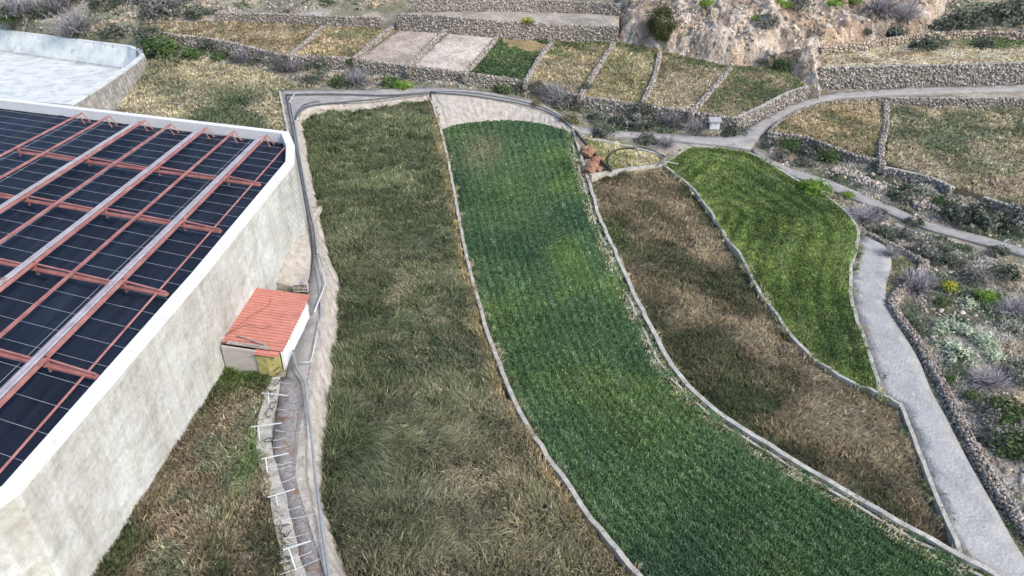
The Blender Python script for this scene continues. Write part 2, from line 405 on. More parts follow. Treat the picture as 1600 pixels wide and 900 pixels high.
# --- rubble ---
def stones(P, size, cols, flat=.75):
    """many irregular stones: P (n,3) centres, size (n,), colours (n,3)"""
    n = len(P); base = np.array([(-1, -1, -1), (1, -1, -1), (1, 1, -1), (-1, 1, -1), (-1, -1, 1), (1, -1, 1), (1, 1, 1), (-1, 1, 1)], float)*.5
    V = base[None]*(1+RNG.normal(0, .22, (n, 8, 3))); V[:, 4:, :2] *= .75
    V *= (size[:, None]*RNG.uniform(.7, 1.35, (n, 3)))[:, None, :]; V[:, :, 2] *= flat
    a = RNG.uniform(0, 2*np.pi, n); ca, sa = np.cos(a)[:, None], np.sin(a)[:, None]
    X = V[:, :, 0]*ca-V[:, :, 1]*sa; Y = V[:, :, 0]*sa+V[:, :, 1]*ca
    t = RNG.normal(0, .3, n)[:, None]; Z = V[:, :, 2]*np.cos(t)+X*np.sin(t)
    V = np.stack([X, Y, Z], 2)+P[:, None, :]
    q = np.array([(0, 3, 2, 1), (4, 5, 6, 7), (0, 1, 5, 4), (1, 2, 6, 5), (2, 3, 7, 6), (3, 0, 4, 7)])
    I = (np.arange(n)[:, None, None]*8+q[None]).reshape(-1)
    return V.reshape(-1, 3), I, np.repeat(cols, 8, 0)
GREYSTONE = [(.18, .162, .142), (.22, .2, .178), (.26, .236, .212), (.31, .283, .256), (.39, .36, .33)]
WARMSTONE = [(.24, .19, .15), (.32, .26, .2), (.42, .35, .275), (.5, .43, .35)]
def stonecols(n, palette): 
    P = np.array(palette); i = RNG.integers(0, len(P), n); return np.clip(P[i]*(1+RNG.normal(0, .15, (n, 1))), .03, .75)
def rubble(name, line, width, h, label, size=.3, palette=GREYSTONE, cap=None, both=True, group=None, cat='stone wall', batter=.12, dens_=1.0, topw=None):
    """dry stone wall: line = points of the top centre; h = height (number) below the top"""
    size *= .74
    line = [Vector(p) for p in line]
    root = empty(name, line[len(line)//2]-Vector((0, 0, h)))
    mb = MB(); hw = width/2
    mb.sweep(line, [(-hw+.08, -.1), (hw-.08, -.1), (hw+batter*h-.1, -h-.5), (-hw-batter*h+.1, -h-.5)])
    mb.build('wall_core', M['core'], root)
    P = []; Sz = []
    for a, b in zip(line[:-1], line[1:]):
        d = b-a; l = math.hypot(d.x, d.y)
        if l < 1e-3: continue
        sx = Vector((d.y, -d.x, 0)).normalized()
        per = int(l*h/(size*size)*1.25*dens_)+1
        for side in ((1, -1) if both else (1,)):
            t = RNG.random(per); q = RNG.random(per)
            for k in range(per):
                p = a+d*t[k]+sx*side*(hw+batter*h*q[k]-size*.2)+Vector((0, 0, -h*q[k])); P.append(p)
                Sz.append(size*RNG.uniform(.55, 1.15))
        nt_ = int(l*width/(size*size)*1.3)+1
        for k in range(nt_):
            P.append(a+d*RNG.random()+sx*RNG.uniform(-hw, hw)+Vector((0, 0, RNG.uniform(-.1, .06)))); Sz.append(size*RNG.uniform(.6, 1.1))
    P = np.array([p[:] for p in P]); Sz = np.array(Sz)
    V, I, Cc = stones(P, Sz, stonecols(len(P), palette))
    link('stonework', npmesh('stonework', V, I, 4, Cc), M['stone'], root)
    if cap:
        m2 = MB(); m2.sweep([p+Vector((0, 0, .1)) for p in line], [(-cap/2, 0), (cap/2, 0), (cap/2, -.12), (-cap/2, -.12)]); m2.build('cap', M['curb'], root)
    tag(root, label, cat, group); return root
def curbwall(name, line, width, h, label, m='curb', group=None, cat='low wall', prof=None):
    mb = MB(); line = [Vector(p) for p in line]
    # slight raggedness
    pts = []
    for a, b in zip(line[:-1], line[1:]):
        n = max(1, int((b-a).length/.9))
        for k in range(n): pts.append(a.lerp(b, k/n)+Vector((RNG.normal(0, .045), RNG.normal(0, .045), RNG.normal(0, .045))))
    pts.append(line[-1])
    mb.sweep(pts, prof or [(-width/2, 0), (width/2, 0), (width/2, -h), (-width/2, -h)])
    return tag(mb.build(name, M[m]), label, cat, group)
def pipe(name, pts, r, label, m='pipe', cat='pipe', group=None, n=7):
    mb = MB(); mb.tube(pts, r, n); return tag(mb.build(name, M[m], smooth=True), label, cat, group)
# ------------------------------------------------------------------ levels
def rise(y): return T(np.full(np.shape(y), -200.0), y)
zA = lambda x, y: np.minimum(-2.0+1.25*rise(y), T(x, y)-.5)
zB = lambda x, y: -2.3+.95*rise(y)
zC = lambda x, y: np.minimum(-3.35+1.25*rise(y), T(x, y)-.5)
zD = lambda x, y: -2.75+.8*rise(y)

AB = [(671, 143), (680, 175), (690, 205), (700, 250), (712, 310), (722, 365), (735, 425), (750, 480), (762, 520), (785, 580), (810, 640), (845, 695), (880, 745), (925, 810), (965, 860), (1000, 900), (1060, 985)]
BC = [(896, 203), (910, 250), (925, 298), (940, 345), (964, 398), (990, 455), (1020, 515), (1050, 570), (1090, 615), (1140, 655), (1200, 693), (1270, 735), (1350, 782), (1430, 828), (1500, 865), (1552, 895), (1620, 930)]
CD = [(1037, 258), (1060, 274), (1084, 295), (1105, 322), (1132, 364), (1159, 400), (1183, 448), (1216, 493), (1246, 535), (1282, 566), (1330, 595), (1375, 614), (1408, 631)]
CR = [(1408, 631), (1429, 684), (1450, 741), (1474, 798), (1500, 863)]
DB = [(1037, 258), (1056, 243), (1081, 229), (1120, 231), (1174, 239), (1205, 256), (1246, 281), (1300, 312), (1325, 334), (1341, 361), (1337, 390), (1330, 420), (1330, 462), (1341, 502), (1356, 544), (1368, 580), (1375, 612)]
CB = [(922, 274), (955, 268), (1000, 262), (1037, 258)]
ALt = [(463, 186), (468, 232), (480, 298), (492, 352), (499, 384), (510, 410), (511, 446), (505, 500), (500, 530), (496, 560), (490, 600), (484, 640), (478, 680), (474, 722), (474, 750), (486, 790), (500, 834), (515, 880), (535, 940)]
ABk = [(463, 186), (480, 171), (520, 163), (570, 157), (630, 150), (671, 145)]
BBt = [(673, 144), (730, 151), (790, 159), (850, 173), (893, 202)]
BBb = [(690, 203), (720, 195), (780, 189), (840, 193), (896, 208)]
lAB = L(AB, off(zA, .5)); lBC = L(BC, off(zB, .3)); lCD = L(CD, off(zD, .18), 3); lDB = L(DB, off(zD, .22), 3); lCR = L(CR, off(T, .2)); lCB = L(CB, off(T, .05))
lALt = L(ALt); lABk = L(ABk); lBBt = L(BBt); lBBb = L(BBb, zB)
def mv(line, dx, dy, zf=None, dz=0):
    o = []
    for p in line:
        x, y = p.x+dx, p.y+dy; z = float(zf(np.array([x]), np.array([y]))[0])+dz if zf else p.z+dz
        o.append(Vector((x, y, z)))
    return o
lALb = mv(lALt, 1.15, -.1, zA, -.1); lABb = mv(lABk, .2, -1.3, zA, -.1)
polyA = lALb[::-1]+lABb[1:]+lAB
polyAc = lALt[::-1]+lABk[1:]+lAB
polyB = lAB[::-1]+lBBb[1:]+lBC
polyB = [p for p in lAB[::-1] if p.y < lBBb[0].y]+lBBb+lBC
polyBc = lAB[::-1]+lBBt+lBC
iC = max(i for i, p in enumerate(lBC) if p.y > lCR[-1].y+.5)
polyC = [p for p in lBC[:iC+1] if p.y < lCB[0].y]+lCR[::-1]+lCD[::-1]+lCB[::-1]
polyD = lDB+lCD[::-1][1:]
CARVE = [(polyAc, zA, .8), (polyBc, zB, .8), (polyC, zC, .3), (polyD, zD, .3)]

# reservoirs in the land
TK = [(-24, 24.2), (-23.4, 46), (-23.3, 70.7), (-24.7, 76), (-26.8, 81.1), (-90, 103), (-105, 60), (-60, 8), (-27, 21.5), (-24.8, 22.4)]
TZ = 8.8

def soil(cols, s=3, seed=4): return lambda x, y: pal(x, y, cols, s, seed, 1.6, .05)
def field(name, poly, zf, cols, cell=1.5, skirt=.8, amp=.12, seed=4, m='land'):
    return tag(patch(name, poly, zf, cell, M[m], skirt, soil(cols, 3, seed), lambda x, y: amp*(fbm(x, y, 1.5, seed)-.5)), kind='structure')
field('field_soil', polyA, zA, [(.04, .045, .025), (.07, .06, .035), (.1, .08, .05)], 1.2)
field('field_soil', polyB, zB, [(.025, .045, .02), (.04, .06, .025)], 1.2)
field('field_soil', polyC, zC, [(.06, .05, .035), (.1, .08, .055), (.14, .11, .075)], 1.2)
field('field_soil', polyD, zD, [(.03, .05, .015), (.05, .08, .02)], 1.2)

# ------------------------------------------------------------------ walkway round the fields
Lout = [(560, 960), (505, 900), (499, 870), (488, 830), (474, 790), (462, 750), (454, 715), (457, 680), (463, 640), (462, 600), (448, 592), (452, 560), (478, 512), (480, 462), (482, 430), (478, 360), (468, 300), (456, 226), (447, 190), (436, 141), (560, 140), (670, 136), (760, 143), (840, 157), (872, 176), (903, 200)]
lout = [W(a, b) for a, b in Lout]
poly = lout+[p for p in lBBt[::-1]]+lABk[::-1]+lALt[1:]
tag(patch('path', poly, T, 1.2, M['path'], 1.6), kind='structure')
# retaining walls below it
def strip(name, top, bot, m, n=60, k=5, amp=.12, label=None, cat=None, kind=None):
    def rs(l, n):
        l = [Vector(p) for p in l]; d = [0]
        for a, b in zip(l[:-1], l[1:]): d.append(d[-1]+(b-a).length)
        o = []
        for i in range(n):
            t = d[-1]*i/(n-1); j = min(max(np.searchsorted(d, t)-1, 0), len(l)-2); f = (t-d[j])/max(1e-6, d[j+1]-d[j]); o.append(l[j].lerp(l[j+1], f))
        return o
    a, b = rs(top, n), rs(bot, n); vs = []
    for i in range(n):
        for j in range(k):
            q = a[i].lerp(b[i], j/(k-1))
            if 0 < j < k-1: q = q+Vector(RNG.normal(0, amp, 3)*[1, 1, .6])
            vs.append(q)
    # thickness: a back sheet behind the face
    off_ = len(vs)
    fs = [(i*k+j, i*k+j+1, (i+1)*k+j+1, (i+1)*k+j) for i in range(n-1) for j in range(k-1)]
    for i in range(n):
        d = (b[i]-a[i]); d.z = 0; d = d.normalized() if d.length > .01 else Vector((0, -1, 0))
        vs.append(a[i]-d*.5); vs.append(Vector((a[i].x-d.x*.5, a[i].y-d.y*.5, b[i].z-.3)))
    for i in range(n-1):
        t, u = off_+2*i, off_+2*i+2
        fs.append((t, i*k, (i+1)*k, u)); fs.append((t+1, t, u, u+1))
    m_ = MB(); m_.add(vs, fs); o = m_.build(name, M[m], smooth=False)
    return tag(o, label, cat, None, kind)
strip('retaining_wall', mv(lALt, 0, 0, None, .06), lALb, 'plaster', 110, 5, .07, 'pale rough plastered retaining wall between grey walkway and the shaggy grass field', 'retaining wall')
strip('retaining_wall', mv(lABk, 0, 0, None, .05), lABb, 'plaster', 50, 5, .1, 'low pale earth bank closing the far end of the shaggy grass field', 'retaining wall')
strip('retaining_wall', mv(lBBt, 0, 0, None, .05), lBBb, 'plaster', 50, 6, .1, 'tall pale plastered bank behind the far end of the long bright green field', 'retaining wall')
curbwall('low_wall', [p for p in lAB], .34, 1.9, 'thin pale concrete wall between shaggy grass field and long green crop field')
curbwall('low_wall', [p for p in lBC], .4, 2.6, 'curving pale concrete wall between long green crop and brown weedy field')
mb = MB()
curbwall('irrigation_channel', mv(lBC, -.75, 0, zB, .07), .22, .5, 'narrow broken concrete channel beside the curving wall of the green crop', cat='channel')
curbwall('low_wall', lCD, .32, 2.2, 'pale concrete wall between brown weedy field and small dark green field')
curbwall('low_wall', mv(lCR, 0, 0, None, .0), .3, 1.6, 'concrete kerb between brown weedy field and pale concrete road')
curbwall('low_wall', lDB, .34, 1.8, 'rounded concrete wall around outer edge of small dark green field')
curbwall('low_wall', mv(lCB, 0, 0, None, .15), .6, 1.4, 'short pale wall at the far end of the brown weedy field')

# ------------------------------------------------------------------ roads
rl = [(1346, 361), (1338, 392), (1331, 420), (1331, 462), (1342, 502), (1357, 544), (1370, 582), (1377, 612), (1410, 631), (1431, 684), (1452, 741), (1476, 798), (1502, 864), (1552, 897), (1640, 950)]
rr = [(1668, 950), (1600, 872), (1552, 790), (1510, 716), (1480, 656), (1474, 646), (1453, 607), (1435, 562), (1408, 517), (1391, 487), (1385, 468), (1384, 448), (1389, 430), (1393, 414), (1391, 402), (1386, 390), (1375, 377), (1360, 366)]
tag(patch('road', [W(a, b) for a, b in smooth(rl, 2)+smooth(rr, 3)], off(T, .04), 1.0, M['road'], .6, None, lambda x, y: .05*(fbm(x, y, 1.2, 8)-.5)), kind='structure')
r2u = [(1760, 126), (1600, 132), (1420, 137), (1306, 144), (1270, 152), (1235, 163), (1190, 186), (1160, 205), (1130, 214), (1070, 212), (980, 205), (914, 200), (880, 190)]
r2l = [(885, 197), (905, 207), (950, 213), (1010, 216), (1079, 223), (1115, 226), (1172, 234), (1188, 214), (1205, 197), (1244, 175), (1280, 161), (1306, 154), (1390, 149), (1600, 142), (1760, 137)]
tag(patch('road', [W(a, b) for a, b in r2u+r2l], off(T, .05), 1.2, M['dirtroad'], .6), kind='structure')
tu = [(1175, 232), (1231, 262), (1300, 283), (1375, 314), (1450, 347), (1540, 370), (1600, 388), (1720, 420)]
tl = [(1720, 436), (1600, 400), (1540, 383), (1450, 359), (1370, 326), (1300, 297), (1240, 276), (1180, 244)]
tag(patch('track', [W(a, b) for a, b in tu+tl], off(T, .03), 1.2, M['dirtroad'], .5), kind='structure')

# ------------------------------------------------------------------ terraced plots
FW = [(215, 48), (270, 56), (330, 62), (400, 77), (451, 88), (550, 93), (637, 105), (724, 115), (820, 129), (860, 140), (908, 152), (998, 165), (1076, 176), (1148, 187)]
TW = 1.7
lFW = L(FW, off(T, TW), 3)
_fx = np.array([p.x for p in lFW]); _fy = np.array([p.y for p in lFW])
def zP(x, y):
    yf = np.interp(x, _fx, _fy); return T(x, yf)+TW+.135*(y-yf)
lFW = [Vector((p.x, p.y, float(zP(np.array([p.x]), np.array([p.y]))[0]))) for p in lFW]
RW = [(1148, 187), (1190, 168), (1229, 147), (1262, 137)]
BW = [(218, 37), (270, 34), (335, 33), (460, 36), (510, 40), (590, 42), (622, 44), (700, 50), (775, 57), (864, 62), (959, 64), (1031, 78), (1090, 92), (1142, 103), (1180, 103), (1240, 117), (1262, 137)]
lRW = L(RW, zP, 3); lBW = L(BW, zP, 2)
polyP = lFW+lRW[1:]+lBW[::-1]
DIV = [[(505, 40), (480, 62), (451, 87)], [(622, 32), (590, 58), (553, 90)], [(697, 44), (672, 66), (637, 104)], [(775, 58), (755, 82), (724, 115)],
       [(864, 62), (845, 85), (820, 128)], [(959, 65), (940, 95), (905, 149)], [(1031, 80), (1022, 120), (1001, 165)], [(1142, 104), (1115, 135), (1079, 175)]]
tag(patch('field_soil', polyP, zP, 1.5, M['land'], 2.5, soil([(.12, .11, .06), (.2, .16, .09), (.26, .2, .11), (.15, .14, .08)], 4, 51)), kind='structure')
pl = [[(218, 47), (270, 55), (324, 61), (400, 76), (451, 86), (503, 41), (340, 34), (260, 35)], [(454, 87), (551, 92), (619, 45), (507, 42)], [(556, 92), (636, 104), (696, 49), (624, 46)], [(640, 105), (722, 114), (774, 58), (700, 51)],
      [(727, 116), (819, 128), (862, 63), (778, 59)], [(822, 129), (904, 150), (957, 66), (867, 64)], [(908, 152), (1000, 165), (1030, 81), (962, 67)], [(1004, 165), (1077, 175), (1140, 105), (1034, 82)],
      [(1081, 177), (1148, 186), (1229, 148), (1260, 137), (1238, 118), (1180, 105), (1145, 106)]]
plw = [[W(a, b, zP) for a, b in q] for q in pl]
for q, cols in ((2, [(.26, .22, .18), (.34, .29, .245), (.38, .33, .28)]), (3, [(.32, .28, .24), (.41, .365, .315), (.46, .415, .365)])):
    tag(patch('field_soil', plw[q], off(zP, .02), 1.0, M['land'], .3, soil(cols, 2.5, q)), kind='structure')
def zat(f, p): return float(f(np.array([p.x]), np.array([p.y]))[0])
rubble('stone_wall', [p+Vector((0, 0, .25)) for p in lFW], .8, TW+.9, 'long grey dry stone retaining wall along the front of the terraced plots, above the bushy gully', .45, both=True)
rubble('stone_wall', [p+Vector((0, 0, .25)) for p in lRW], .7, TW+.8, 'dry stone wall curving up beside the upper road at the end of the terraced plots', .42, cap=.5)
dl = ['short thick dry stone wall, leftmost divider of the terraced plots', 'thick dry stone wall between dry scrubby plot and left bare pinkish plot', 'weedy dry stone divider between the two bare pinkish plots', 'stone divider between pale bare plot and green plot',
      'thin stone divider between green plot and golden dry plot', 'dry stone divider with bush at its foot between two golden plots', 'bent pale dry stone divider between two golden plots', 'pale dry stone divider beside the large golden plot next to the road']
for d, lb in zip(DIV, dl):
    ln = L(d, off(zP, .75), 3); rubble('stone_wall', ln, .65, .85, lb, .38, palette=GREYSTONE+GREYSTONE[2:], group='stone dividers of the terraced plots')
# upper terrace behind the plots
UT = 2.9
UF = [(622, 25), (700, 31), (775, 36), (850, 41), (971, 46)]
lUF = [p+Vector((0, 0, UT)) for p in L([(622, 46), (700, 51), (775, 58), (864, 63), (965, 66)], zP, 3)]
_ux = np.array([p.x for p in lUF]); _uy = np.array([p.y for p in lUF]); _uz = np.array([p.z for p in lUF])
def zU(x, y): return np.interp(x, _ux, _uz)+.04*(y-np.interp(x, _ux, _uy))
lUB = L([(640, 19), (700, 17), (800, 17), (900, 20), (968, 24)], zU, 3)
tag(patch('field_soil', lUF+lUB[::-1], zU, 1.5, M['land'], 3, soil([(.22, .2, .17), (.3, .27, .23), (.34, .31, .26)], 3, 13)), kind='structure')
rubble('stone_wall', [p+Vector((0, 0, .2)) for p in lUF], .7, UT+.5, 'tall dry stone wall behind the bare plots holding up the pale upper terrace', .45)
rubble('stone_wall', [p+Vector((0, 0, 2.3)) for p in lUB], .7, 2.6, 'dry stone wall at the back of the pale upper terrace', .45)
lUL = [p+Vector((0, 0, 1.6)) for p in L([(338, 33), (420, 34), (510, 38), (595, 40)], zP, 3)]
rubble('stone_wall', lUL, .7, 2.0, 'grey dry stone wall behind the left dry plots at the foot of the scrubby hill', .45)
lU2 = [p+Vector((0, 0, 2.3)) for p in L([(500, 22), (600, 12), (640, 14)], T, 3)]
# right-hand plots below the upper road
E = [(1206, 207), (1225, 188), (1258, 170), (1302, 160), (1384, 157), (1381, 245), (1342, 240), (1300, 226), (1255, 212)]
zE = off(T, 1.0)
pE = [W(a, b, zE) for a, b in E]
tag(patch('field_soil', pE, zE, 1.5, M['land'], 2, soil([(.16, .13, .07), (.25, .19, .1), (.32, .25, .14)], 4, 61)), kind='structure')
zFf = off(T, .7)
Fp = [(1388, 167), (1600, 170), (1800, 172), (1800, 400), (1700, 360), (1600, 328), (1537, 306), (1486, 290), (1420, 266), (1385, 256)]
pF = [W(a, b, zFf) for a, b in Fp]
tag(patch('field_soil', pF, zFf, 1.8, M['land'], 2, soil([(.14, .13, .08), (.2, .17, .11), (.28, .23, .15)], 5, 62)), kind='structure')
rubble('stone_wall', L([(1201, 207), (1255, 213), (1300, 228), (1342, 243), (1378, 250)], off(T, 1.2), 3), .7, 1.8, 'dry stone retaining wall below the triangular golden plot beside the road bend', .42)
rubble('stone_wall', L([(1201, 207), (1219, 188), (1255, 169), (1300, 158), (1384, 152)], off(T, 1.1), 3), .5, .5, 'low kerb of stones between upper road bend and triangular golden plot', .35)
rubble('stone_wall', L([(1385, 157), (1384, 200), (1377, 225), (1379, 256)], off(T, 1.55), 3), .7, .9, 'straight stone divider between triangular golden plot and wide grassy field', .4)
rubble('stone_wall', L([(1381, 261), (1420, 269), (1465, 281), (1488, 293)], off(T, 1.0), 3), .6, 1.4, 'stone wall with white capping at lower left corner of the wide grassy field', .4, cap=.5)
rubble('stone_wall', L([(1537, 308), (1568, 318), (1600, 329), (1660, 350)], off(T, 1.2), 3), .6, 1.5, 'stone wall with pale capping at the right edge below the wide grassy field', .4, cap=.5)
rubble('stone_wall', L([(1388, 153), (1500, 153), (1600, 154), (1780, 155)], off(T, 1.9), 3), .6, 1.5, 'stone wall with thin white top line between upper road and wide grassy field', .4, cap=.35)
# upper right terrace with its tall wall
gf = L([(1277, 139), (1400, 136), (1500, 134), (1600, 131), (1780, 127)], T, 3)
_gx = np.array([p.x for p in gf]); _gy = np.array([p.y for p in gf]); _gz = np.array([p.z for p in gf])
def zG(x, y): return np.interp(x, _gx, _gz)+3.5+.05*(y-np.interp(x, _gx, _gy))
lG = [p+Vector((.0, .8, 3.7)) for p in gf]
gb = L([(1280, 86), (1340, 80), (1400, 70), (1470, 62), (1540, 60), (1600, 64), (1780, 66)], zG, 2)
tag(patch('field_soil', lG+gb[::-1], zG, 1.6, M['land'], 4, soil([(.2, .17, .11), (.3, .25, .17), (.36, .3, .21)], 4, 71)), kind='structure')
rubble('stone_wall', lG, .8, 4.1, 'tall grey rubble retaining wall above the upper road at right, with straight pale top', .5, cap=.5, palette=GREYSTONE+[(.42, .4, .38)])
rubble('stone_wall', [p+Vector((0, 0, 1.5)) for p in gb], .8, 1.8, 'bright buff dry stone wall along the foot of the orange hillside', .5, palette=WARMSTONE)
rw = [(1357, 363), (1405, 386), (1440, 405), (1446, 412), (1436, 424), (1422, 440), (1406, 452), (1394, 469), (1402, 486), (1416, 506), (1437, 535), (1467, 586), (1490, 630), (1512, 676), (1536, 722), (1566, 770), (1612, 835), (1660, 900)]
rubble('stone_wall', L(rw, off(T, .4), 3), .6, .8, 'winding collapsed dry stone wall along right side of the pale concrete road', .27, palette=GREYSTONE+WARMSTONE[:2], batter=.45)

# ------------------------------------------------------------------ cliff
CL = [(962, 66), (985, 70), (1031, 78), (1090, 92), (1142, 102), (1180, 101), (1225, 112), (1262, 132), (1285, 137), (1302, 118), (1296, 96), (1330, 82), (1400, 68), (1470, 40), (1500, -30), (1100, -60), (960, -20)]
CLw = [W(a, b, zP if i < 9 else T) for i, (a, b) in enumerate(CL)]
CLX = CLw[8].x
CV = W(1225, 100, zP)+Vector((0, 2.0, 0))
def zR(x, y):
    d = pdist(x, y, CLw, True)
    r = 1-np.abs(fbm(x*1.0, y*.7, 6, 90)-.5)*2.6; q = 1-np.abs(fbm(x+.4*y, y, 2.2, 93)-.5)*2.8
    h = 3.6*ss(d/3.6)+3.5*ss((d-7)/9)+ss(d/2)*(r-.4)*2.2+ss(d/1.5)*(q-.5)*1.3+ss(d/1)*(fbm(x, y, .8, 96)-.5)*1.3
    st = h/1.1+fbm(x, y, 5, 97)*3; h = h+.45*(np.floor(st)+ss((st-np.floor(st))*2.2-.6)-st)*ss(d/2)
    h = h-3.4*np.exp(-(((x-CV.x)/4.2)**2+((y-CV.y)/2.6)**2))
    return np.maximum(T(x, y), zP(x, y)*(x < CLX))+h-.6
def rockcol(x, y):
    c = pal(x, y, [(.24, .195, .155), (.34, .285, .235), (.42, .36, .305), (.5, .435, .37), (.4, .33, .265)], 3, 91, 2.4, .08)
    o = ss((fbm(x, y, 7, 95)-.55)*9)[:, None]
    return c*(1-o*.5)+np.array([(.4, .28, .18)])*o*.5
tag(patch('rock_outcrop', CLw, zR, .36, M['rock'], 3, rockcol), kind='structure')

BZ = 7.1
flo = BZ-4.0
pb = [W(a, b, cz(BZ)) for a, b in ((112, 163), (-60, 150), (-250, 140), (-420, 20), (-200, 26), (0, 45), (110, 59), (205, 71), (222, 78), (225, 86), (210, 99), (160, 134))]
PB = [(p.x, p.y) for p in pb]
PBb = PB
CARVE += [(PBb, cz(BZ-4.0), .5), (polyP, zP, .0), (lUF+lUB[::-1], zU, 0), (lG+gb[::-1], zG, 0), (pE, zE, 0), (pF, zFf, 0)]
# ------------------------------------------------------------------ ground sheet
def axis(parts):
    o = []
    for a, b, s in parts: o += list(np.arange(a, b, s))
    return np.array(o+[parts[-1][1]])
GXA = axis([(-900, -300, 60), (-300, -130, 8), (-130, -60, 2), (-60, 80, .8), (80, 150, 2), (150, 300, 10), (300, 900, 60)])
gy = axis([(-60, 8, 6), (8, 20, 2), (20, 135, .8), (135, 200, .8), (200, 300, 5), (300, 1000, 35)])
X, Y = np.meshgrid(GXA, gy); X = X.ravel(); Y = Y.ravel()
Z = T(X, Y)-.12-.25*fbm(X, Y, 3, 5)
hill = ss((Y-150)/15); Z += hill*(fbm(X, Y, 14, 9)-.35)*3+hill*(fbm(X, Y, 3, 19)-.5)*1.2
for pl, zf, ex in CARVE:
    k = pip(X, Y, pl) | (pdist(X, Y, pl, True) < ex); Z = np.where(k, np.minimum(Z, zf(X, Y)-.6), Z)
def landcol(x, y):
    c = pal(x, y, [(.15, .14, .11), (.21, .19, .15), (.28, .245, .2), (.35, .31, .255), (.3, .285, .26)], 5, 3, 2, .06)
    g = ss((fbm(x, y, 5, 77)-.44)*8)[:, None]*.8; c = c*(1-g)+np.array([(.13, .135, .085)])*g
    far = (ss((x-40)/60)*ss((y-150)/20))[:, None]*ss((fbm(x, y, 12, 41)-.4)*6)[:, None]
    return c*(1-far)+np.array([(.46, .31, .2)])*far
nx, ny = len(GXA), len(gy)
i = (np.arange(ny-1)[:, None]*nx+np.arange(nx-1)[None]).ravel()
me = npmesh('ground', np.stack([X, Y, Z], 1), np.stack([i, i+1, i+nx+1, i+nx], 1), 4, landcol(X, Y))
me.polygons.foreach_set('use_smooth', np.ones(len(me.polygons), bool))
tag(link('ground', me, M['land']), kind='structure')

# ------------------------------------------------------------------ covered reservoir
M['outer'] = mat('stained_outer_render', [(.13, .12, .1), (.25, .235, .21), (.42, .41, .39)], .9, bump=1.0, spots=((.5, .5, .48), 1.2, .6))
tk = empty('covered_reservoir', (-24, 24.2, 0))
tag(tk, 'large concrete reservoir with white rim, dark sheet cover and red steel roof frame', 'reservoir')
def ring(name, poly, prof, m, parent):
    b = MB(); b.sweep([Vector((x, y, 0)) for x, y in poly], prof, True); return b.build(name, m, parent)
# refine outline so long faces carry vertices
def densp(poly, step):
    o = []
    for i, a in enumerate(poly):
        b = poly[(i+1) % len(poly)]; n = max(1, int(math.hypot(b[0]-a[0], b[1]-a[1])/step))
        o += [(a[0]+(b[0]-a[0])*k/n, a[1]+(b[1]-a[1])*k/n) for k in range(n)]
    return o
def inset(poly, d):
    n = len(poly); o = []
    A = sum(poly[i][0]*poly[(i+1) % n][1]-poly[(i+1) % n][0]*poly[i][1] for i in range(n)); sg = 1 if A > 0 else -1
    for i in range(n):
        p0, p1, p2 = Vector(poly[i-1]), Vector(poly[i]), Vector(poly[(i+1) % n])
        e1 = (p1-p0).normalized(); e2 = (p2-p1).normalized(); n1 = Vector((-e1.y, e1.x))*sg; n2 = Vector((-e2.y, e2.x))*sg
        b = (n1+n2).normalized(); o.append(tuple(p1+b*d/max(.5, b.dot(n1))))
    return o
def loft(name, rings, m, parent, close=False):
    b = MB(); n = len(rings[0]); vs = [v for r in rings for v in r]; k = len(rings)
    fs = [(j*n+i, j*n+(i+1) % n, ((j+1) % k)*n+(i+1) % n, ((j+1) % k)*n+i) for j in range(k if close else k-1) for i in range(n)]
    b.add(vs, fs); return b.build(name, m, parent)
RIMW = .85
i1 = inset(TK, RIMW)
R3 = lambda poly, z: [(x, y, z) for x, y in poly]
outb = inset(TK, -.15)
loft('wall', [R3(outb, -1), R3(TK, TZ-.35), R3(inset(TK, .5), TZ-.35), R3(inset(TK, .5), -1)], M['tank'], tk, True)
loft('rim', [R3(inset(TK, -.06), TZ-.35), R3(inset(TK, -.06), TZ), R3(i1, TZ), R3(i1, TZ-1.2), R3(inset(TK, RIMW-.15), TZ-1.2), R3(inset(TK, RIMW-.15), TZ-.35)], M['rim'], tk, True)
# cover sheet sagging between the ropes
BX = [-26.7, -28.9, -33.1, -37.1, -41.9, -46.0, -51.2, -55.4]
THICK = {1, 3, 5}
def zcov(x, y):
    s = 0
    for bx in BX[1:]: s = s+.22*np.exp(-((x-bx+.5)/.35)**2)
    return TZ-1.12-.1*np.cos((x+28.5)/4.2*2*np.pi)-.25*fbm(x*2.2, y*.35, 2.4, 31)+s*.0-.28*np.exp(-((np.minimum.reduce([np.abs(x-b-.1) for b in BX[1:]]))/.45)**2)
i2 = inset(TK, RIMW-.02)
cv = patch('cover_sheet', densp(i2, 2), zcov, .7, M['cover'], .4, parent=None)
cv.parent = tk; cv.location = -tk.location
sl_ = -.372
def inpoly(x, y, pl=None): return bool(pip(np.array([float(x)]), np.array([float(y)]), pl or i2)[0])
def clip(p, d, pl, tmax=120):
    """segment of the line p + t d inside pl"""
    t = np.arange(-tmax, tmax, .1); k = pip(p[0]+t*d[0], p[1]+t*d[1], pl)
    if not k.any(): return None
    return t[k][0], t[k][-1]
def rope(p, d):
    c = clip(p, d, i2)
    if c is None: return
    t = np.arange(c[0], c[1], 1.0); x = p[0]+t*d[0]; y = p[1]+t*d[1]; z = np.full(x.shape, TZ-.93)-.03*np.sin((t-c[0])/(c[1]-c[0])*np.pi)
    b = MB(); b.tube([(a, bb, c_) for a, bb, c_ in zip(x, y, z)], .015, 4); b.build('cover_rope', M['rope'], tk)
for k in range(29): rope((-26, 25+k*2.1), (1, sl_))
for k, bx in enumerate(BX[1:9]):
    rope((bx-1.5, 50), (0, 1)); rope((bx-2.4, 50), (0, 1)) if k % 2 == 0 else None
ZB = 8.95
yb = lambda x: 81.2-.372*(x+26.2)-RIMW*1.07
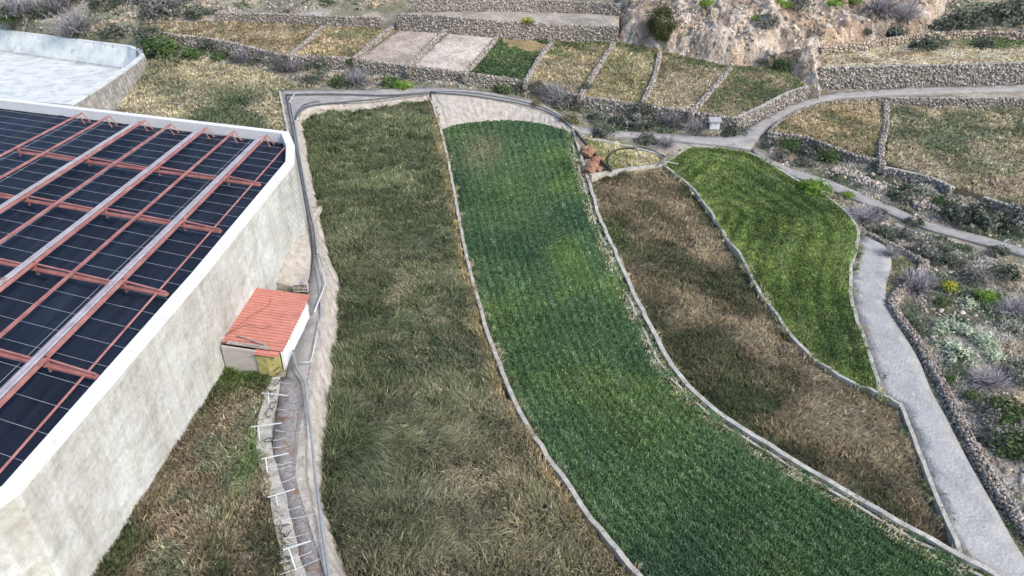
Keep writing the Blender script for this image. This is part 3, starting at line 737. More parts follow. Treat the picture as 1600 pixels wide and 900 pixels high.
for k, bx in enumerate(BX):
    c = clip((bx, 50), (0, 1), inset(TK, .9))
    if c is None: continue
    y0, y1 = 50+c[0], 50+c[1]-1.5
    b = MB()
    if k == 0:
        b.tube([(-25.9, 24.8, ZB-.5), (-25.9, 76.2, ZB-.5)], .075, 6); b.tube([(-25.9, 76.2, ZB-.5), (-25.9, 76.4, TZ-1.3)], .07, 6)
        b.build('roof_beam', M['red'], tk); continue
    if k in THICK:
        b.bar((bx+.2, y0, ZB), (bx+.2, y1, ZB), .2, .2); b.bar((bx-.42, y0, ZB-.06), (bx-.42, y1-.4, ZB-.06), .1, .14)
    else: b.bar((bx, y0, ZB), (bx, y1, ZB), .19, .17)
    o = b.build('roof_beam', M['red'], tk)
    b = MB()
    for dx in ((0.18,) if k in THICK else (0,)):
        b.bar((bx+dx, y1, ZB), (bx+dx+.5, y1+.35, TZ-1.1), .13, .13)
        b.bar((bx+dx, y1-.9, ZB), (bx+dx+.3, y1-.6, TZ-1.1), .1, .1)
    l_ = b.build('beam_leg', M['red'], None); l_.parent = o
    if k in THICK:
        b = MB(); n = 40; vs = []; fs = []
        prof = [(-.5, -.02), (-.3, .07), (-.14, .02), (.02, .08), (.17, .03), (.17, -.01), (-.5, -.06)]
        b.sweep([(bx-.1, y0+(y1-1.4-y0)*i/n, ZB+.13) for i in range(n+1)], prof)
        g = b.build('gutter_sheet', M['zinc'], None); g.parent = o
rows = [75.3, 66.3, 55.5, 44.8, 35.0]
for r in rows[1:]:
    for k in range(len(BX)):
        if k not in (1, 3, 5, 7): continue
        # brace leaves this beam towards the tank wall and ends under the next heavy beam
        x0 = BX[k]+.2; x1 = BX[k-2]+.05 if k > 1 else -25.1
        ya = r-.2-.33*(x0+28.9); ye = r-.2-.33*(x1+28.9)
        if not inpoly(x0, ya) or not inpoly(x1-.3, ye): continue
        b = MB(); zl = TZ-.4; zt = ZB-.05
        b.bar((x0, ya, zt), (x1, ye, zl+.22), .12, .1); b.bar((x0, ya, zl), (x1, ye, zl), .36, .16); b.bar((x0, ya, zl-.45), (x0, ya, zt+.15), .16, .16)
        b.bar((x0+.15, ya-.04, zl+.1), (x1, ye, zl+.14), .08, .12)
        b.build('cross_brace', M['red'], tk)
# ------------------------------------------------------------------ empty basin behind
bs = empty('empty_basin', (-60, 118, 0)); tag(bs, 'empty pale concrete basin beyond the covered reservoir at upper left', 'basin')
b3 = lambda d, z: R3(inset(PB, d), z)
loft('wall', [b3(-.05, BZ-.3), b3(-.05, BZ), b3(.8, BZ), b3(.9, BZ-.4), b3(2.8, flo+.2), b3(2.8, flo-1)], M['basin'], bs)
loft('outer_face', [b3(-1.0, 2), b3(-.12, BZ-.25), b3(0.05, BZ-.26), b3(.0, 2)], M['outer'], bs, True)
fl = patch('floor', inset(PB, 2.6), cz(flo), 2.5, M['basin'], .5); fl.parent = bs; fl.location = -bs.location

# ------------------------------------------------------------------ pump shed against the reservoir wall
sh = empty('pump_shed', (-21, 50, 0)); tag(sh, 'small white shed with red corrugated roof leaning against the reservoir wall', 'shed')
XL, XR, Y0, Y1 = -23.3, -18.35, 45.3, 54.6
zl_, zr_ = 2.55, 2.15
b = MB(); hw = .12
def wallbox(x0, y0, x1, y1, z0, z1a, z1b, t=.2):
    d = Vector((x1-x0, y1-y0, 0)).normalized(); s = Vector((d.y, -d.x, 0))*t/2
    vs = []
    for p, zt in ((Vector((x0, y0, 0)), z1a), (Vector((x1, y1, 0)), z1b)):
        for q in (-1, 1):
            vs += [Vector((p.x+s.x*q, p.y+s.y*q, z0)), Vector((p.x+s.x*q, p.y+s.y*q, zt))]
    return vs, [(0, 1, 3, 2), (4, 6, 7, 5), (0, 4, 5, 1), (2, 3, 7, 6), (1, 5, 7, 3), (0, 2, 6, 4)]
b = MB(); b.add(*wallbox(XR-.3, 45.9, XR-.3, Y1-1.0, -.5, zr_-.2, zr_-.2)); b.build('side_wall', M['limewash'], sh)
b = MB(); b.add(*wallbox(XL+.15, Y0+.15, XR-2.0, Y0-.45+.15, -.8, zl_-.1, zr_+.12, .22)); b.build('front_wall', M['plank'], sh)
b = MB(); b.add(*wallbox(XL+.15, Y1-1.05, XR-.45, Y1-1.15, -.5, zl_-.2, zr_-.2)); b.build('back_wall', M['limewash'], sh)
def corr(x0, y0, x1, y1, za, zb, pitch=.4, amp=.07):
    """sheet corrugated across y: ridges run along x"""
    n = int((y1-y0)/pitch)*4; vs = []; fs = []; prof_ = (0, 0, -1, 0)
    for i in range(n+1):
        y = y0+(y1-y0)*i/n; dz = amp*2*prof_[i % 4]
        yy = y+.0
        vs += [(x0, yy, za+dz), (x1, yy-.12*(x1-x0), zb+dz), (x0, yy, za+dz-.03), (x1, yy-.12*(x1-x0), zb+dz-.03)]
    for i in range(n):
        a = i*4; c = a+4; fs += [(a, a+1, c+1, c), (a+2, c+2, c+3, a+3), (a, c, c+2, a+2), (a+1, a+3, c+3, c+1)]
    m_ = MB(); m_.add(vs, fs); m_.cols = [((.46, .19, .15) if prof_[(i//4) % 4] == 0 else (.24, .1, .08)) for i in range(len(vs))]; return m_  # valleys coloured darker than crests: groove shade painted into the sheet
def addcols(o, cols):
    a = o.data.color_attributes.new('Col', 'FLOAT_COLOR', 'POINT'); c = np.ones((len(cols), 4), np.float32); c[:, :3] = cols; a.data.foreach_set('color', c.ravel())
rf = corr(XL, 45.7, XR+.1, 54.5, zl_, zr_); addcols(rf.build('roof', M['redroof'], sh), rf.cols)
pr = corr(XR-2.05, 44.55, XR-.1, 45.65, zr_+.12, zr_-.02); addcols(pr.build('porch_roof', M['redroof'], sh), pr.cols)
def door(x0, y0, x1, y1):
    m_ = MB(); n = 14; vs = []; fs = []
    d = Vector((x1-x0, y1-y0, 0)); s = Vector((d.y, -d.x, 0)).normalized()
    for i in range(n*2+1):
        p = Vector((x0, y0, 0))+d*i/(n*2)+s*(.03 if i % 2 else -.03)
        vs += [(p.x, p.y, -.05), (p.x, p.y, zr_-.12), (p.x-s.x*.04, p.y-s.y*.04, -.05), (p.x-s.x*.04, p.y-s.y*.04, zr_-.12)]
    for i in range(n*2):
        a = i*4; c = a+4; fs += [(a, a+1, c+1, c), (a+2, c+2, c+3, a+3), (a+1, a+3, c+3, c+1)]
    m_.add(vs, fs); return m_.build('door', M['yellow'], sh)
door(XR-1.95, 44.75, XR-1.0, 44.6); door(XR-.95, 44.62, XR-.42, 45.75)
def onroof(x, y): return zl_+(zr_-zl_)*(x-XL)/(XR+.1-XL)+.1
b = MB(); b.bar((-22.7, 45.65, onroof(-22.7, 0)+.05), (-19.3, 45.2, onroof(-19.3, 0)+.05), .38, .06)
tag(b.build('wooden_board', M['wood']), 'grey weathered board lying along the near edge of the red shed roof', 'board')
b = MB(); b.bar((-22.2, 46.6, onroof(-22.2, 0)+.1), (-19.6, 45.5, onroof(-19.6, 0)+.12), .1, .08)
tag(b.build('wooden_pole', M['wood']), 'thin pale pole lying slantwise across the board on the red shed roof', 'pole')
b = MB()
for p in ([(-21.3, 52.6), (-21.3, 51.3), (-22.2, 49.6), (-22.8, 47.6), (-23.4, 46.3)], [(-20.0, 48.4), (-20.7, 47.9), (-22, 48.3), (-23.2, 46.6)]):
    b.tube([(x, y, onroof(x, 0)+.04+.03*(i % 2)) for i, (x, y) in enumerate(smooth(p, 4))], .018, 5)
tag(b.build('dead_branch', M['twig']), 'thin dark forked branch lying across the red corrugated roof', 'branch')
b = MB()
for k in range(7): b.tube([(-23.6+k*.5, 45.35, onroof(-23.4+k*.5, 0)+.04), (-23.2+k*.5, 45.9+.1*(k % 2), onroof(-23.2+k*.5, 0)+.1)], .02, 4)
b.tube([(-23.7, 45.75, zl_+.1), (-20, 45.25, zr_+.35)], .03, 5); tag(b.build('wire_mesh', M['twig']), 'rusty wire frame resting over the board on the red shed roof', 'wire')
# bank of plastered earth at the foot of the tank wall, beyond the shed
md = [W(a, b) for a, b in ((425, 446), (468, 452), (484, 436), (487, 400), (480, 355), (474, 325))]+[Vector((-23.5, 79, 0)), Vector((-23.5, 55, 0))]
tag(patch('earth_bank', md, lambda x, y: .05+1.7*ss((-19.9-x)/4.6)*ss((y-56)/9)*ss((73-y)/7), .6, M['plaster'], .6, None, lambda x, y: .25*(fbm(x, y, 1.2, 3)-.5)), kind='structure')
p = W(463, 452, cz(.3))
for i in range(3):
    for j in range(2):
        b = MB(); c = Vector((p.x+i*.46, p.y+(i % 2)*.04, .05+.24+j*.42)); c.z = .3+j*.42
        bx_ = []
        for dx in (-.2, 0, .2): b.box(c+Vector((dx, 0, 0)), (.05, .4, .4))
        for dz in (-.18, .18): b.box(c+Vector((0, 0, dz)), (.36, .4, .05))
        tag(b.build('hollow_block', M['curb']), 'hollow concrete block stacked behind the shed at foot of the pale bank', 'block', 'hollow blocks stacked behind the shed')
p = W(476, 452, cz(.1)); b = MB(); b.tube([p+Vector((0, 0, -.1)), p+Vector((.03, 0, .15)), p+Vector((.05, 0, .95))], .38, 14); b.tube([p+Vector((.05, 0, .95)), p+Vector((.05, 0, 1.0))], .4, 14)
tag(b.build('metal_drum', M['zinc']), 'pale upright metal drum beside the hollow blocks behind the shed', 'drum')
p = W(480, 492, cz(0)); b = MB(); b.tube([p+Vector((-.3, -.5, .45)), p+Vector((-.3, .7, .45))], .42, 14); b.box(p+Vector((-.3, .1, .05)), (.7, .9, .2))
tag(b.build('pressure_tank', M['pipe']), 'small pale blue-grey cylinder lying against the white side wall of shed', 'tank')

# ------------------------------------------------------------------ channel beside the lower path
cw = [(428, 588), (423, 620), (415, 652), (412, 690), (418, 730), (433, 778), (444, 820), (452, 860), (462, 898), (478, 950)]
lcw = L(cw, off(T, .25), 3)
curbwall('low_wall', lcw, 1.0, 1.0, 'broad pale concrete wall strip beside rusty gravel channel at lower left')
gl = [(436, 590), (436, 630), (430, 665), (426, 700), (434, 740), (446, 780), (457, 820), (465, 860), (474, 898), (488, 950)]
gr = [(545, 955), (505, 898), (497, 868), (488, 830), (478, 785), (466, 750), (458, 715), (461, 680), (467, 640), (466, 598), (452, 590)]
tag(patch('gravel', [W(a, b) for a, b in gl+gr], off(T, .03), .8, M['gravel'], .5, None, lambda x, y: .12*(fbm(x, y, .8, 4)-.5)), kind='structure')
posts = [((409, 614), (450, 618), (419, 612), (420, 633), 'T-shaped white metal post nearest the shed, above the gravel channel'),
         ((392, 667), (440, 661), (403, 665), (406, 690), 'T-shaped white metal post second from the shed'),
         ((409, 717), (451, 708), (415, 715), (418, 740), 'T-shaped white metal post in the middle of the row of five'),
         ((418, 777), (461, 764), (431, 774), (434, 792), 'T-shaped white metal post second from the bottom of the picture'),
         ((442, 859), (486, 845), (451, 857), (463, 893), 'T-shaped white metal post nearest the bottom of the picture')]
for a, c, p, q, lb in posts:
    ft = W(*q, off(T, .2)); h = 1.3; t = empty('trellis_post', ft)
    # head straight above the foot, at the height where the crossarm is seen
    hd = min((W(p[0], p[1], cz(ft.z+z_)) for z_ in (1.0,)), key=lambda v: v.z)
    b = MB(); b.tube([ft, hd], .042, 6); b.build('post', M['white'], t)
    b = MB(); b.bar(W(*a, cz(hd.z)), W(*c, cz(hd.z)), .06, .06); b.build('crossarm', M['white'], t)
    tag(t, lb, 'post', 'white T-shaped posts along the gravel channel')
rods = [((430, 672), (446, 674)), ((427, 688), (446, 684)), ((424, 700), (448, 696)), ((424, 728), (455, 722)), ((427, 735), (456, 727)), ((436, 755), (462, 745)), ((447, 797), (470, 791)), ((440, 813), (497, 802)), ((442, 842), (482, 833)), ((437, 880), (487, 862)), ((437, 898), (500, 873)), ((411, 636), (446, 640)), ((430, 594), (453, 600))]
for k, (a, c) in enumerate(rods):
    b = MB(); p0, p1 = W(*a, off(T, .55)), W(*c, off(T, .5)); b.tube([p0, (p0+p1)/2-Vector((0, 0, .06)), p1], .015, 5)
    tag(b.build('thin_rod', M['white']), 'thin pale rod laid across the gravel channel between the white posts', 'rod', 'thin rods across the gravel channel')
def coil(px, py, n, r, seed):
    r *= .65; rr_ = random.Random(seed); c = W(px, py, off(T, .4)); pts = []
    for k in range(n): pts.append((c.x+r*math.cos(k*.7+seed)*(.6+.5*rr_.random())+k*.015, c.y+r*1.4*math.sin(k*.7+seed)*(.6+.5*rr_.random())-k*.03, c.z+rr_.uniform(0, .25)))
    return smooth(pts, 3)
for px, py, lb in ((434, 579, 'curled black hose right below the yellow shed door'), (432, 598, 'tangled black hose just above the first white post'), (427, 615, 'black hose looped on crossarm of first white post'), (427, 633, 'kinked black hose on the concrete strip'), (421, 644, 'small black hose loop beside rusty gravel'), (418, 688, 'black hose curl at foot of second white post'), (447, 828, 'black hose offcut near bottom of the concrete strip')):
    pipe('hose', coil(px, py, 9, .45, px), .03, lb, 'black', 'hose')
b = MB(); c = W(190, 797, cz(.3)); vs = []
bm = bmesh.new(); bmesh.ops.create_icosphere(bm, subdivisions=2, radius=.42)
for v in bm.verts: v.co = Vector((v.co.x*1.1, v.co.y*1.2, v.co.z*.7))*(1+RNG.normal(0, .12))+c
b.add([v.co[:] for v in bm.verts], [tuple(v.index for v in f.verts) for f in bm.faces]); bm.free()
tag(b.build('rubbish_bag', M['black']), 'crumpled dark bag lying at the foot of the reservoir wall', 'bag')

# ------------------------------------------------------------------ pipes
U = lambda d: off(T, d)
pipe('pipe', L([(458, 548), (464, 576), (476, 596), (480, 630), (484, 660), (489, 700), (492, 740), (495, 760), (500, 800), (504, 832), (510, 870), (514, 900), (522, 950)], U(.6)), .1, 'long thick grey-blue pipe running down beside the path to the bottom edge', 'pipe')
pipe('pipe', L([(500, 498), (494, 530), (486, 564), (482, 566), (464, 566)], U(.45), 1), .045, 'bent white pipe crossing the path below the shed', 'white')
pipe('pipe', L([(497, 396), (500, 412), (509, 442), (500, 465), (491, 488)], U(.45), 1), .06, 'kinked pale pipe on the path beside the shed roof corner', 'white')
pipe('pipe', L([(500, 512), (505, 528), (509, 540)], U(.4)), .05, 'short thin pale pipe against the plastered wall edge', 'white')
pipe('pipe', L([(490, 400), (496, 430), (500, 462), (501, 500)], U(.25)), .05, 'thin pale pipe lying straight along the path behind the kinked one', 'pipe')
pipe('pipe', L([(447, 148), (456, 195), (464, 240), (472, 285), (480, 330), (487, 365), (490, 400), (488, 425), (484, 440)], U(.25)), .11, 'dark pipe along the walkway past the reservoir corner, nearest the reservoir', 'darkpipe')
pipe('pipe', L([(452, 150), (461, 195), (468, 240), (476, 285), (485, 330), (492, 362), (496, 396)], U(.25)), .1, 'grey pipe along the walkway past the reservoir corner, on the field side', 'pipe')
curbwall('low_wall', L([(437, 142), (448, 195), (457, 240), (467, 290), (475, 330)], U(.45)), .35, .8, 'narrow pale kerb along the outer side of the far walkway')
pipe('pipe', L([(446, 148), (520, 147), (600, 149), (640, 147), (672, 144)], U(.25)), .13, 'dark pipe running straight along top of the bank beyond the shaggy field', 'darkpipe')
pipe('pipe', L([(462, 186), (466, 178), (480, 166), (520, 161), (580, 156), (630, 150), (672, 145)], U(.28)), .13, 'dark pipe curving along the far edge of the shaggy field', 'darkpipe')
pipe('pipe', L([(459, 192), (463, 178), (476, 163), (500, 158)], U(.25)), .09, 'short dark pipe bend beside the curving pipe at far left field corner', 'darkpipe')
pipe('pipe', L([(452, 160), (458, 150), (461, 146)], U(.3)), .08, 'pale short pipe at the far left corner of walkway', 'white')
for k, (dy, lb) in enumerate(((0, 'black hose lying along the bank top behind the green crop, nearest the field'), (2.2, 'middle dark hose along the bank top behind the green crop'), (4.5, 'outermost dark hose along the bank top behind the green crop'))):
    pipe('pipe', L([(672, 144-dy*.3), (730, 149-dy), (790, 158-dy), (822, 165-dy), (850, 173-dy), (875, 186-dy), (894, 200-dy)], U(.22+.02*k)), .1, lb, 'darkpipe' if k != 1 else 'pipe')
pipe('pipe', L([(899, 206), (915, 225), (935, 248), (955, 267)], off(T, .5)), .2, 'thick dark green pipe slanting down to the corner of the brown field', 'black')
pipe('hose', L([(952, 262), (949, 250), (954, 240), (970, 233), (1000, 231), (1022, 237), (1040, 245)], off(T, .3)), .13, 'black hose arching over the small dry triangular plot', 'black', 'hose')
pipe('pipe', L([(1028, 258), (1036, 248), (1046, 240)], off(T, .4)), .09, 'short dark pipe pair at the corner of the dark green field', 'darkpipe')
pipe('pipe', L([(1036, 252), (1048, 254), (1060, 256)], off(T, .7)), .06, 'short white pipe poking over the corner of the dark green field', 'white')
curbwall('low_wall', L([(914, 214), (955, 222), (1000, 232), (1040, 243)], off(T, .35)), .4, .8, 'thin low wall between dirt road and dry triangular plot')
for k, (px, s) in enumerate(((918, 1.5), (926, 1.3), (932, 1.1), (922, 1.0), (936, .8))):
    py = (240, 262, 253, 268, 266)[k]; c = W(px, py, off(T, .1)); c.z += s*.2
    bm = bmesh.new(); bmesh.ops.create_icosphere(bm, subdivisions=3, radius=s*.75)
    for v in bm.verts:
        q = v.co; f = 1+.9*(float(fbm(q.x*1.5+k*9+q.z, q.y*1.5+q.z*1.3, 1.0, k, 4))-.5); v.co = Vector((q.x*f, q.y*f, q.z*f*.8))+c
    b = MB(); b.add([v.co[:] for v in bm.verts], [tuple(v.index for v in f.verts) for f in bm.faces]); bm.free()
    tag(b.build('boulder', M['boulder']), ['large orange boulder highest of the pile by the slanting dark pipe', 'orange boulder in the middle of the pile beside green field wall', 'buff boulder nearest the slanting dark pipe', 'orange boulder lowest against the green field wall', 'smallest buff boulder at brown field corner'][k], 'boulder', 'boulders beside the slanting pipe')
# roadside white cabinet
c = W(1115, 205); t = empty('roadside_cabinet', c); tag(t, 'white roadside cabinet with sloping grey top near the road junction', 'cabinet')
b = MB(); b.box(c+Vector((0, 0, 1.0)), (1.6, .5, 1.2)); b.build('panel', M['white'], t)
b = MB(); v = c+Vector((0, 0, 1.66)); b.add([v+Vector(q) for q in ((-1, -.6, 0), (1, -.6, 0), (1, .6, .45), (-1, .6, .45), (-1, -.6, .07), (1, -.6, .07), (1, .6, .52), (-1, .6, .52))], [(0, 1, 2, 3), (4, 7, 6, 5), (0, 4, 5, 1), (1, 5, 6, 2), (2, 6, 7, 3), (3, 7, 4, 0)]); b.build('sloping_top', M['zinc'], t)
for dx in (-.6, .6): b = MB(); b.box(c+Vector((dx, 0, .2)), (.12, .12, .5)); b.build('leg', M['zinc'], t)
# slim white wire posts along far ledge
for k, (px, py) in enumerate(((555, 143), (680, 140), (745, 146), (803, 156), (858, 168))):
    c = W(px, py, T); b = MB(); b.tube([c, c+Vector((0, 0, 1.5))], .035, 5); tag(b.build('fence_post', M['pipe']), 'slim grey fence stake standing among the pipes on the far bank top', 'stake', 'fence stakes on the far bank top')
# ------------------------------------------------------------------ vegetation
def colA(x, y):
    c = pal(x, y, [(.052, .07, .034), (.068, .086, .041), (.085, .1, .052), (.112, .12, .068), (.15, .145, .09)], 9, 101, 1.1, .2)
    f = fbm(x+.5*y, y, 1.1, 301, 3)+RNG.normal(0, .12, len(x)); st = ss((f-.47)*5)[:, None]*.75; c = c*(1-st)+np.array([(.21, .195, .13)])*st
    f = fbm(x, y, 2.2, 311, 3)+RNG.normal(0, .1, len(x)); st = ss((f-.56)*6)[:, None]*.7; c = c*(1-st)+np.array([(.04, .065, .03)])*st
    da = pdist(x, y, lALb); db = pdist(x, y, lAB)
    fg = (ss((y-62)/35)*.45)[:, None]; c = c*(1-fg)+np.array([(.058, .09, .035)])*fg*(1+RNG.normal(0, .2, (len(x), 1)))
    ng = (ss((52-y)/22)*ss(da/8)*.4*ss((fbm(x, y, 5, 77)-.3)*4))[:, None]; c = c*(1-ng)+np.array([(.2, .18, .105)])*ng
    g = ss((7-da)/7)[:, None]*.6; c = c*(1-g)+np.array([(.038, .058, .024)])*(g*(1+RNG.normal(0, .25, (len(x), 1))))
    dr = (ss((1.8-db)/1.8)*.8)[:, None]; c = c*(1-dr)+np.array([(.27, .2, .11)])*dr
    n = (ss((fbm(x, y, 10, 140)-.5)*6)*ss((60-y)/25)*.75)[:, None]; c = c*(1-n*.6)+np.array([(.19, .16, .115)])*n*.6
    return np.clip(c, .008, .6)
grass('meadow_grass', polyA, zA, 190, .8, .085, colA, 'tall shaggy wind-laid green and straw grass filling the long left field', tipc=(.3, .275, .19), exclude=lambda x, y: pdist(x, y, lAB) < .45, lean=.9, ls=5, seed=3, tuft=4, spread=.13, hf=lambda x, y: .25+1.5*fbm(x, y, 1.4, 55, 3))
def colB(x, y):
    c = pal(x, y, [(.038, .07, .038), (.05, .087, .043), (.062, .102, .046), (.08, .12, .046)], 9, 111, 1.3, .2)
    dl_ = pdist(x, y, lAB); dr_ = pdist(x, y, lBC); u = dl_/(dl_+dr_+1e-6)
    row = 1.0+.17*np.sin(u*125)+.5*(fbm(u*70, y*.06, 1, 9, 3)-.5); c = c*row[:, None]
    p = (ss((fbm(u*30, y*.3, 1.0, 118)-.7)*9)*.3)[:, None]; c = c*(1-p)+np.array([(.24, .27, .21)])*p
    for px, py, rr_, col in ((752, 235, 3.2, (.15, .14, .085)), (885, 400, 2.2, (.09, .14, .036)), (800, 300, 4, (.075, .11, .045))):
        q = W(px, py, zB); g = (np.exp(-(((x-q.x)/rr_)**2+((y-q.y)/(rr_*2))**2))*.7)[:, None]; c = c*(1-g)+np.array([col])*g
    return c
def crop_h(x, y):
    dl_ = pdist(x, y, lAB); dr_ = pdist(x, y, lBC); u = dl_/(dl_+dr_+1e-6)
    return .8+.18*np.sin(u*125)+.5*(fbm(x, y, .8, 66)-.4)
grass('crop', polyB, zB, 330, .32, .072, colB, 'dense low bright green crop in faint rows filling the long central field', 'crop', lean=.25, ls=8, seed=5, tuft=4, spread=.1, hf=crop_h, wind=(.05, -.05),
      exclude=lambda x, y: (pdist(x, y, lBC) < 1.5) & (fbm(x, y, 1.0, 7) > .42))
grass('verge_weeds', polyB, zB, 60, .3, .08, lambda x, y: pal(x, y, [(.1, .12, .05), (.3, .26, .16), (.4, .36, .25)], 1.5, 9), 'straw weeds along the curving wall of the green crop', 'weeds', tuft=3, exclude=lambda x, y: pdist(x, y, lBC) > 1.7)
def colC(x, y):
    c = pal(x, y, [(.055, .064, .032), (.082, .078, .045), (.12, .104, .064), (.165, .138, .088), (.215, .182, .12)], 6, 121, 1.8, .2)
    g = ss((fbm(x, y, 9, 125)-.56)*10)[:, None]*.7; return c*(1-g)+np.array([(.05, .075, .028)])*g
grass('dry_weeds', polyC, zC, 180, .6, .085, colC, 'brown and grey dry weeds filling the field right of the central crop', 'weeds', tipc=(.27, .22, .155), lean=.6, ls=3, seed=7, tuft=4, spread=.13)
cD = (lCD[6]+lDB[10])/2
def colD(x, y):
    dq = pdist(x, y, lDB)
    c = pal(x, y, [(.05, .076, .026), (.068, .096, .03), (.088, .12, .036), (.115, .148, .045)], 6, 131, 1.7, .2)
    s = np.sin(dq*3.1+1.2*fbm(x, y, 9, 2))[:, None]; k = c*(1+.26*s+.5*(fbm(dq*1.3, y*.05+x*.03, 1, 67, 3)-.5)[:, None])
    b_ = (ss((fbm(dq*2.2, y*.3, 2, 66)-.58)*9)*.5)[:, None]; k = k*(1-b_)+np.array([(.14, .17, .07)])*b_
    return k
grass('crop', polyD, zD, 280, .32, .078, colD, 'dark lush green crop with curved rows in small rounded right field', 'crop', lean=.3, ls=6, seed=9, tuft=4, spread=.1, wind=(.05, -.05))
# weeds below the reservoir wall
LLp = [(345, 575), (385, 566), (412, 580), (428, 592), (421, 620), (400, 650), (402, 690), (416, 730), (428, 775), (440, 820), (450, 860), (458, 900), (470, 960)]
pLL = [W(a, b) for a, b in LLp]+[Vector((-24.2, 18, 0)), Vector((-23.5, 45, 0))]
def colL(x, y):
    c = pal(x, y, [(.045, .056, .026), (.075, .073, .042), (.115, .098, .064), (.17, .145, .1), (.12, .122, .08)], 4, 141, 1.8, .22)
    r = ss((fbm(x, y, 3, 144)-.6)*10)[:, None]*.6; c = c*(1-r)+np.array([(.16, .12, .085)])*r
    q = W(392, 720); g = np.exp(-(((x-q.x)/1.0)**2+((y-q.y)/4.5)**2))[:, None]; c = c*(1-g*.7)+np.array([(.07, .12, .04)])*g*.7
    q = W(375, 575); g = np.exp(-(((x-q.x)/2.5)**2+((y-q.y)/3)**2))[:, None]; return c*(1-g)+np.array([(.05, .09, .02)])*g
grass('weeds', pLL, T, 190, .5, .08, colL, 'tangled brown and green weeds between reservoir wall and concrete strip', 'weeds', lean=.6, ls=2.5, seed=12, tuft=5, spread=.12, ref=50)
# hillside grass between the reservoirs
H1 = [(270, 205), (150, 160), (215, 105), (235, 94), (300, 92), (400, 108), (472, 134), (436, 142), (447, 190), (458, 240), (400, 260)]
pH = [W(a, b) for a, b in H1]
def colH(x, y):
    c = pal(x, y, [(.06, .078, .042), (.1, .108, .065), (.16, .155, .1), (.24, .215, .145)], 8, 151, 1.9, .2)
    q = W(360, 115); g = np.clip(1.3*np.exp(-(((x-q.x)/15)**2+((y-q.y)/7)**2)), 0, 1)[:, None]*.85; return c*(1-g)+np.array([(.3, .265, .18)])*g
grass('hillside_grass', pH, T, 90, .45, .1, colH, 'pale and olive rough grass on the bank beyond the covered reservoir', lean=.6, seed=15, tuft=4, mn=.25)
# terraced plots
G_ = [(.26, .2, .09), (.32, .24, .12), (.2, .17, .08), (.36, .28, .16)]
specs = [(0, [(.15, .125, .08), (.2, .16, .105), (.25, .205, .145), (.12, .115, .075)], 'rust and straw coloured dry grass on the far left plot'),
         (1, [(.12, .12, .07), (.22, .18, .11), (.32, .25, .17)], 'sparse dry scrub grass on the second plot from the left'),
         (4, [(.035, .06, .028), (.05, .08, .034), (.075, .1, .045)], 'dark green crop on the plot with bare pale patches'),
         (5, [(.11, .125, .065), (.19, .165, .1), (.24, .2, .13), (.17, .155, .105)], 'mottled tan and green grass right of green plot'),
         (6, [(.15, .145, .08), (.2, .18, .11), (.25, .215, .135)], 'yellow straw grass on the plot with green back edge'),
         (7, [(.14, .13, .08), (.2, .172, .115), (.25, .215, .15)], 'straw grass on the plot below the cliff foot'),
         (8, [(.09, .11, .055), (.15, .14, .085), (.22, .19, .125), (.26, .22, .15)], 'green and golden grass on the large plot beside the road')]
for q, cols, lb in specs:
    bk = [p for p in lBW]
    def cf(x, y, cols=cols, q=q):
        c = pal(x, y, cols, 5, 160+q, 2.0, .2)
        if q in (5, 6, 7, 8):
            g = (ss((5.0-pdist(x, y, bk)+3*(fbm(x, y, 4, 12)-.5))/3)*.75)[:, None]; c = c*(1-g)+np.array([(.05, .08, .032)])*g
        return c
    ex = None
    if q == 4:
        e1, e2 = W(820, 70, zP), W(800, 80, zP); ex = lambda x, y, e1=e1: (np.hypot((x-e1.x)/7, (y-e1.y)/4)+.8*(fbm(x, y, 3, 8)-.5) < .85)
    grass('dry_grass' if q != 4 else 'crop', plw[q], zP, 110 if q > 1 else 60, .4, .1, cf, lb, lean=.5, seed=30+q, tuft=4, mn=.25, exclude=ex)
def cE(x, y): return pal(x, y, [(.13, .125, .07), (.2, .165, .1), (.27, .215, .135), (.22, .18, .12)], 6, 171, 2.0, .2)
grass('dry_grass', pE, zE, 110, .4, .1, cE, 'golden brown dry grass in the triangular plot at road bend', lean=.5, seed=41, tuft=4, mn=.25)
def cF(x, y): return pal(x, y, [(.1, .11, .065), (.15, .142, .09), (.2, .178, .118), (.25, .218, .15), (.2, .165, .12)], 6, 173, 1.9, .2)
grass('dry_grass', pF, zFf, 90, .45, .11, cF, 'mottled straw, green and reddish grass in the wide right field', lean=.6, seed=42, tuft=4, mn=.22)
pG = lG+gb[::-1]
def cG(x, y):
    c = pal(x, y, [(.3, .25, .16), (.4, .34, .24), (.25, .2, .14)], 5, 173, 1.8, .2)
    g = (ss((pdist(x, y, lG)-7+5*(fbm(x, y, 8, 4)-.5)-2)/4)*ss((x-85)/12))[:, None]; return c*(1-g)+np.array([(.07, .1, .035)])*g
grass('dry_grass', pG, zG, 80, .4, .12, cG, 'pale straw and dark green grass on top of the tall wall at right', lean=.5, seed=43, tuft=4, mn=.22)
tri = [W(a, b) for a, b in ((908, 212), (955, 222), (1000, 232), (1038, 244), (1034, 256), (1000, 260), (955, 266), (940, 268))]
grass('dry_grass', tri, T, 100, .35, .1, lambda x, y: pal(x, y, [(.14, .15, .07), (.24, .22, .12), (.36, .31, .19)], 4, 174), 'pale dry grass in small triangular plot inside the hose arch', lean=.5, seed=44, tuft=4, mn=.3)

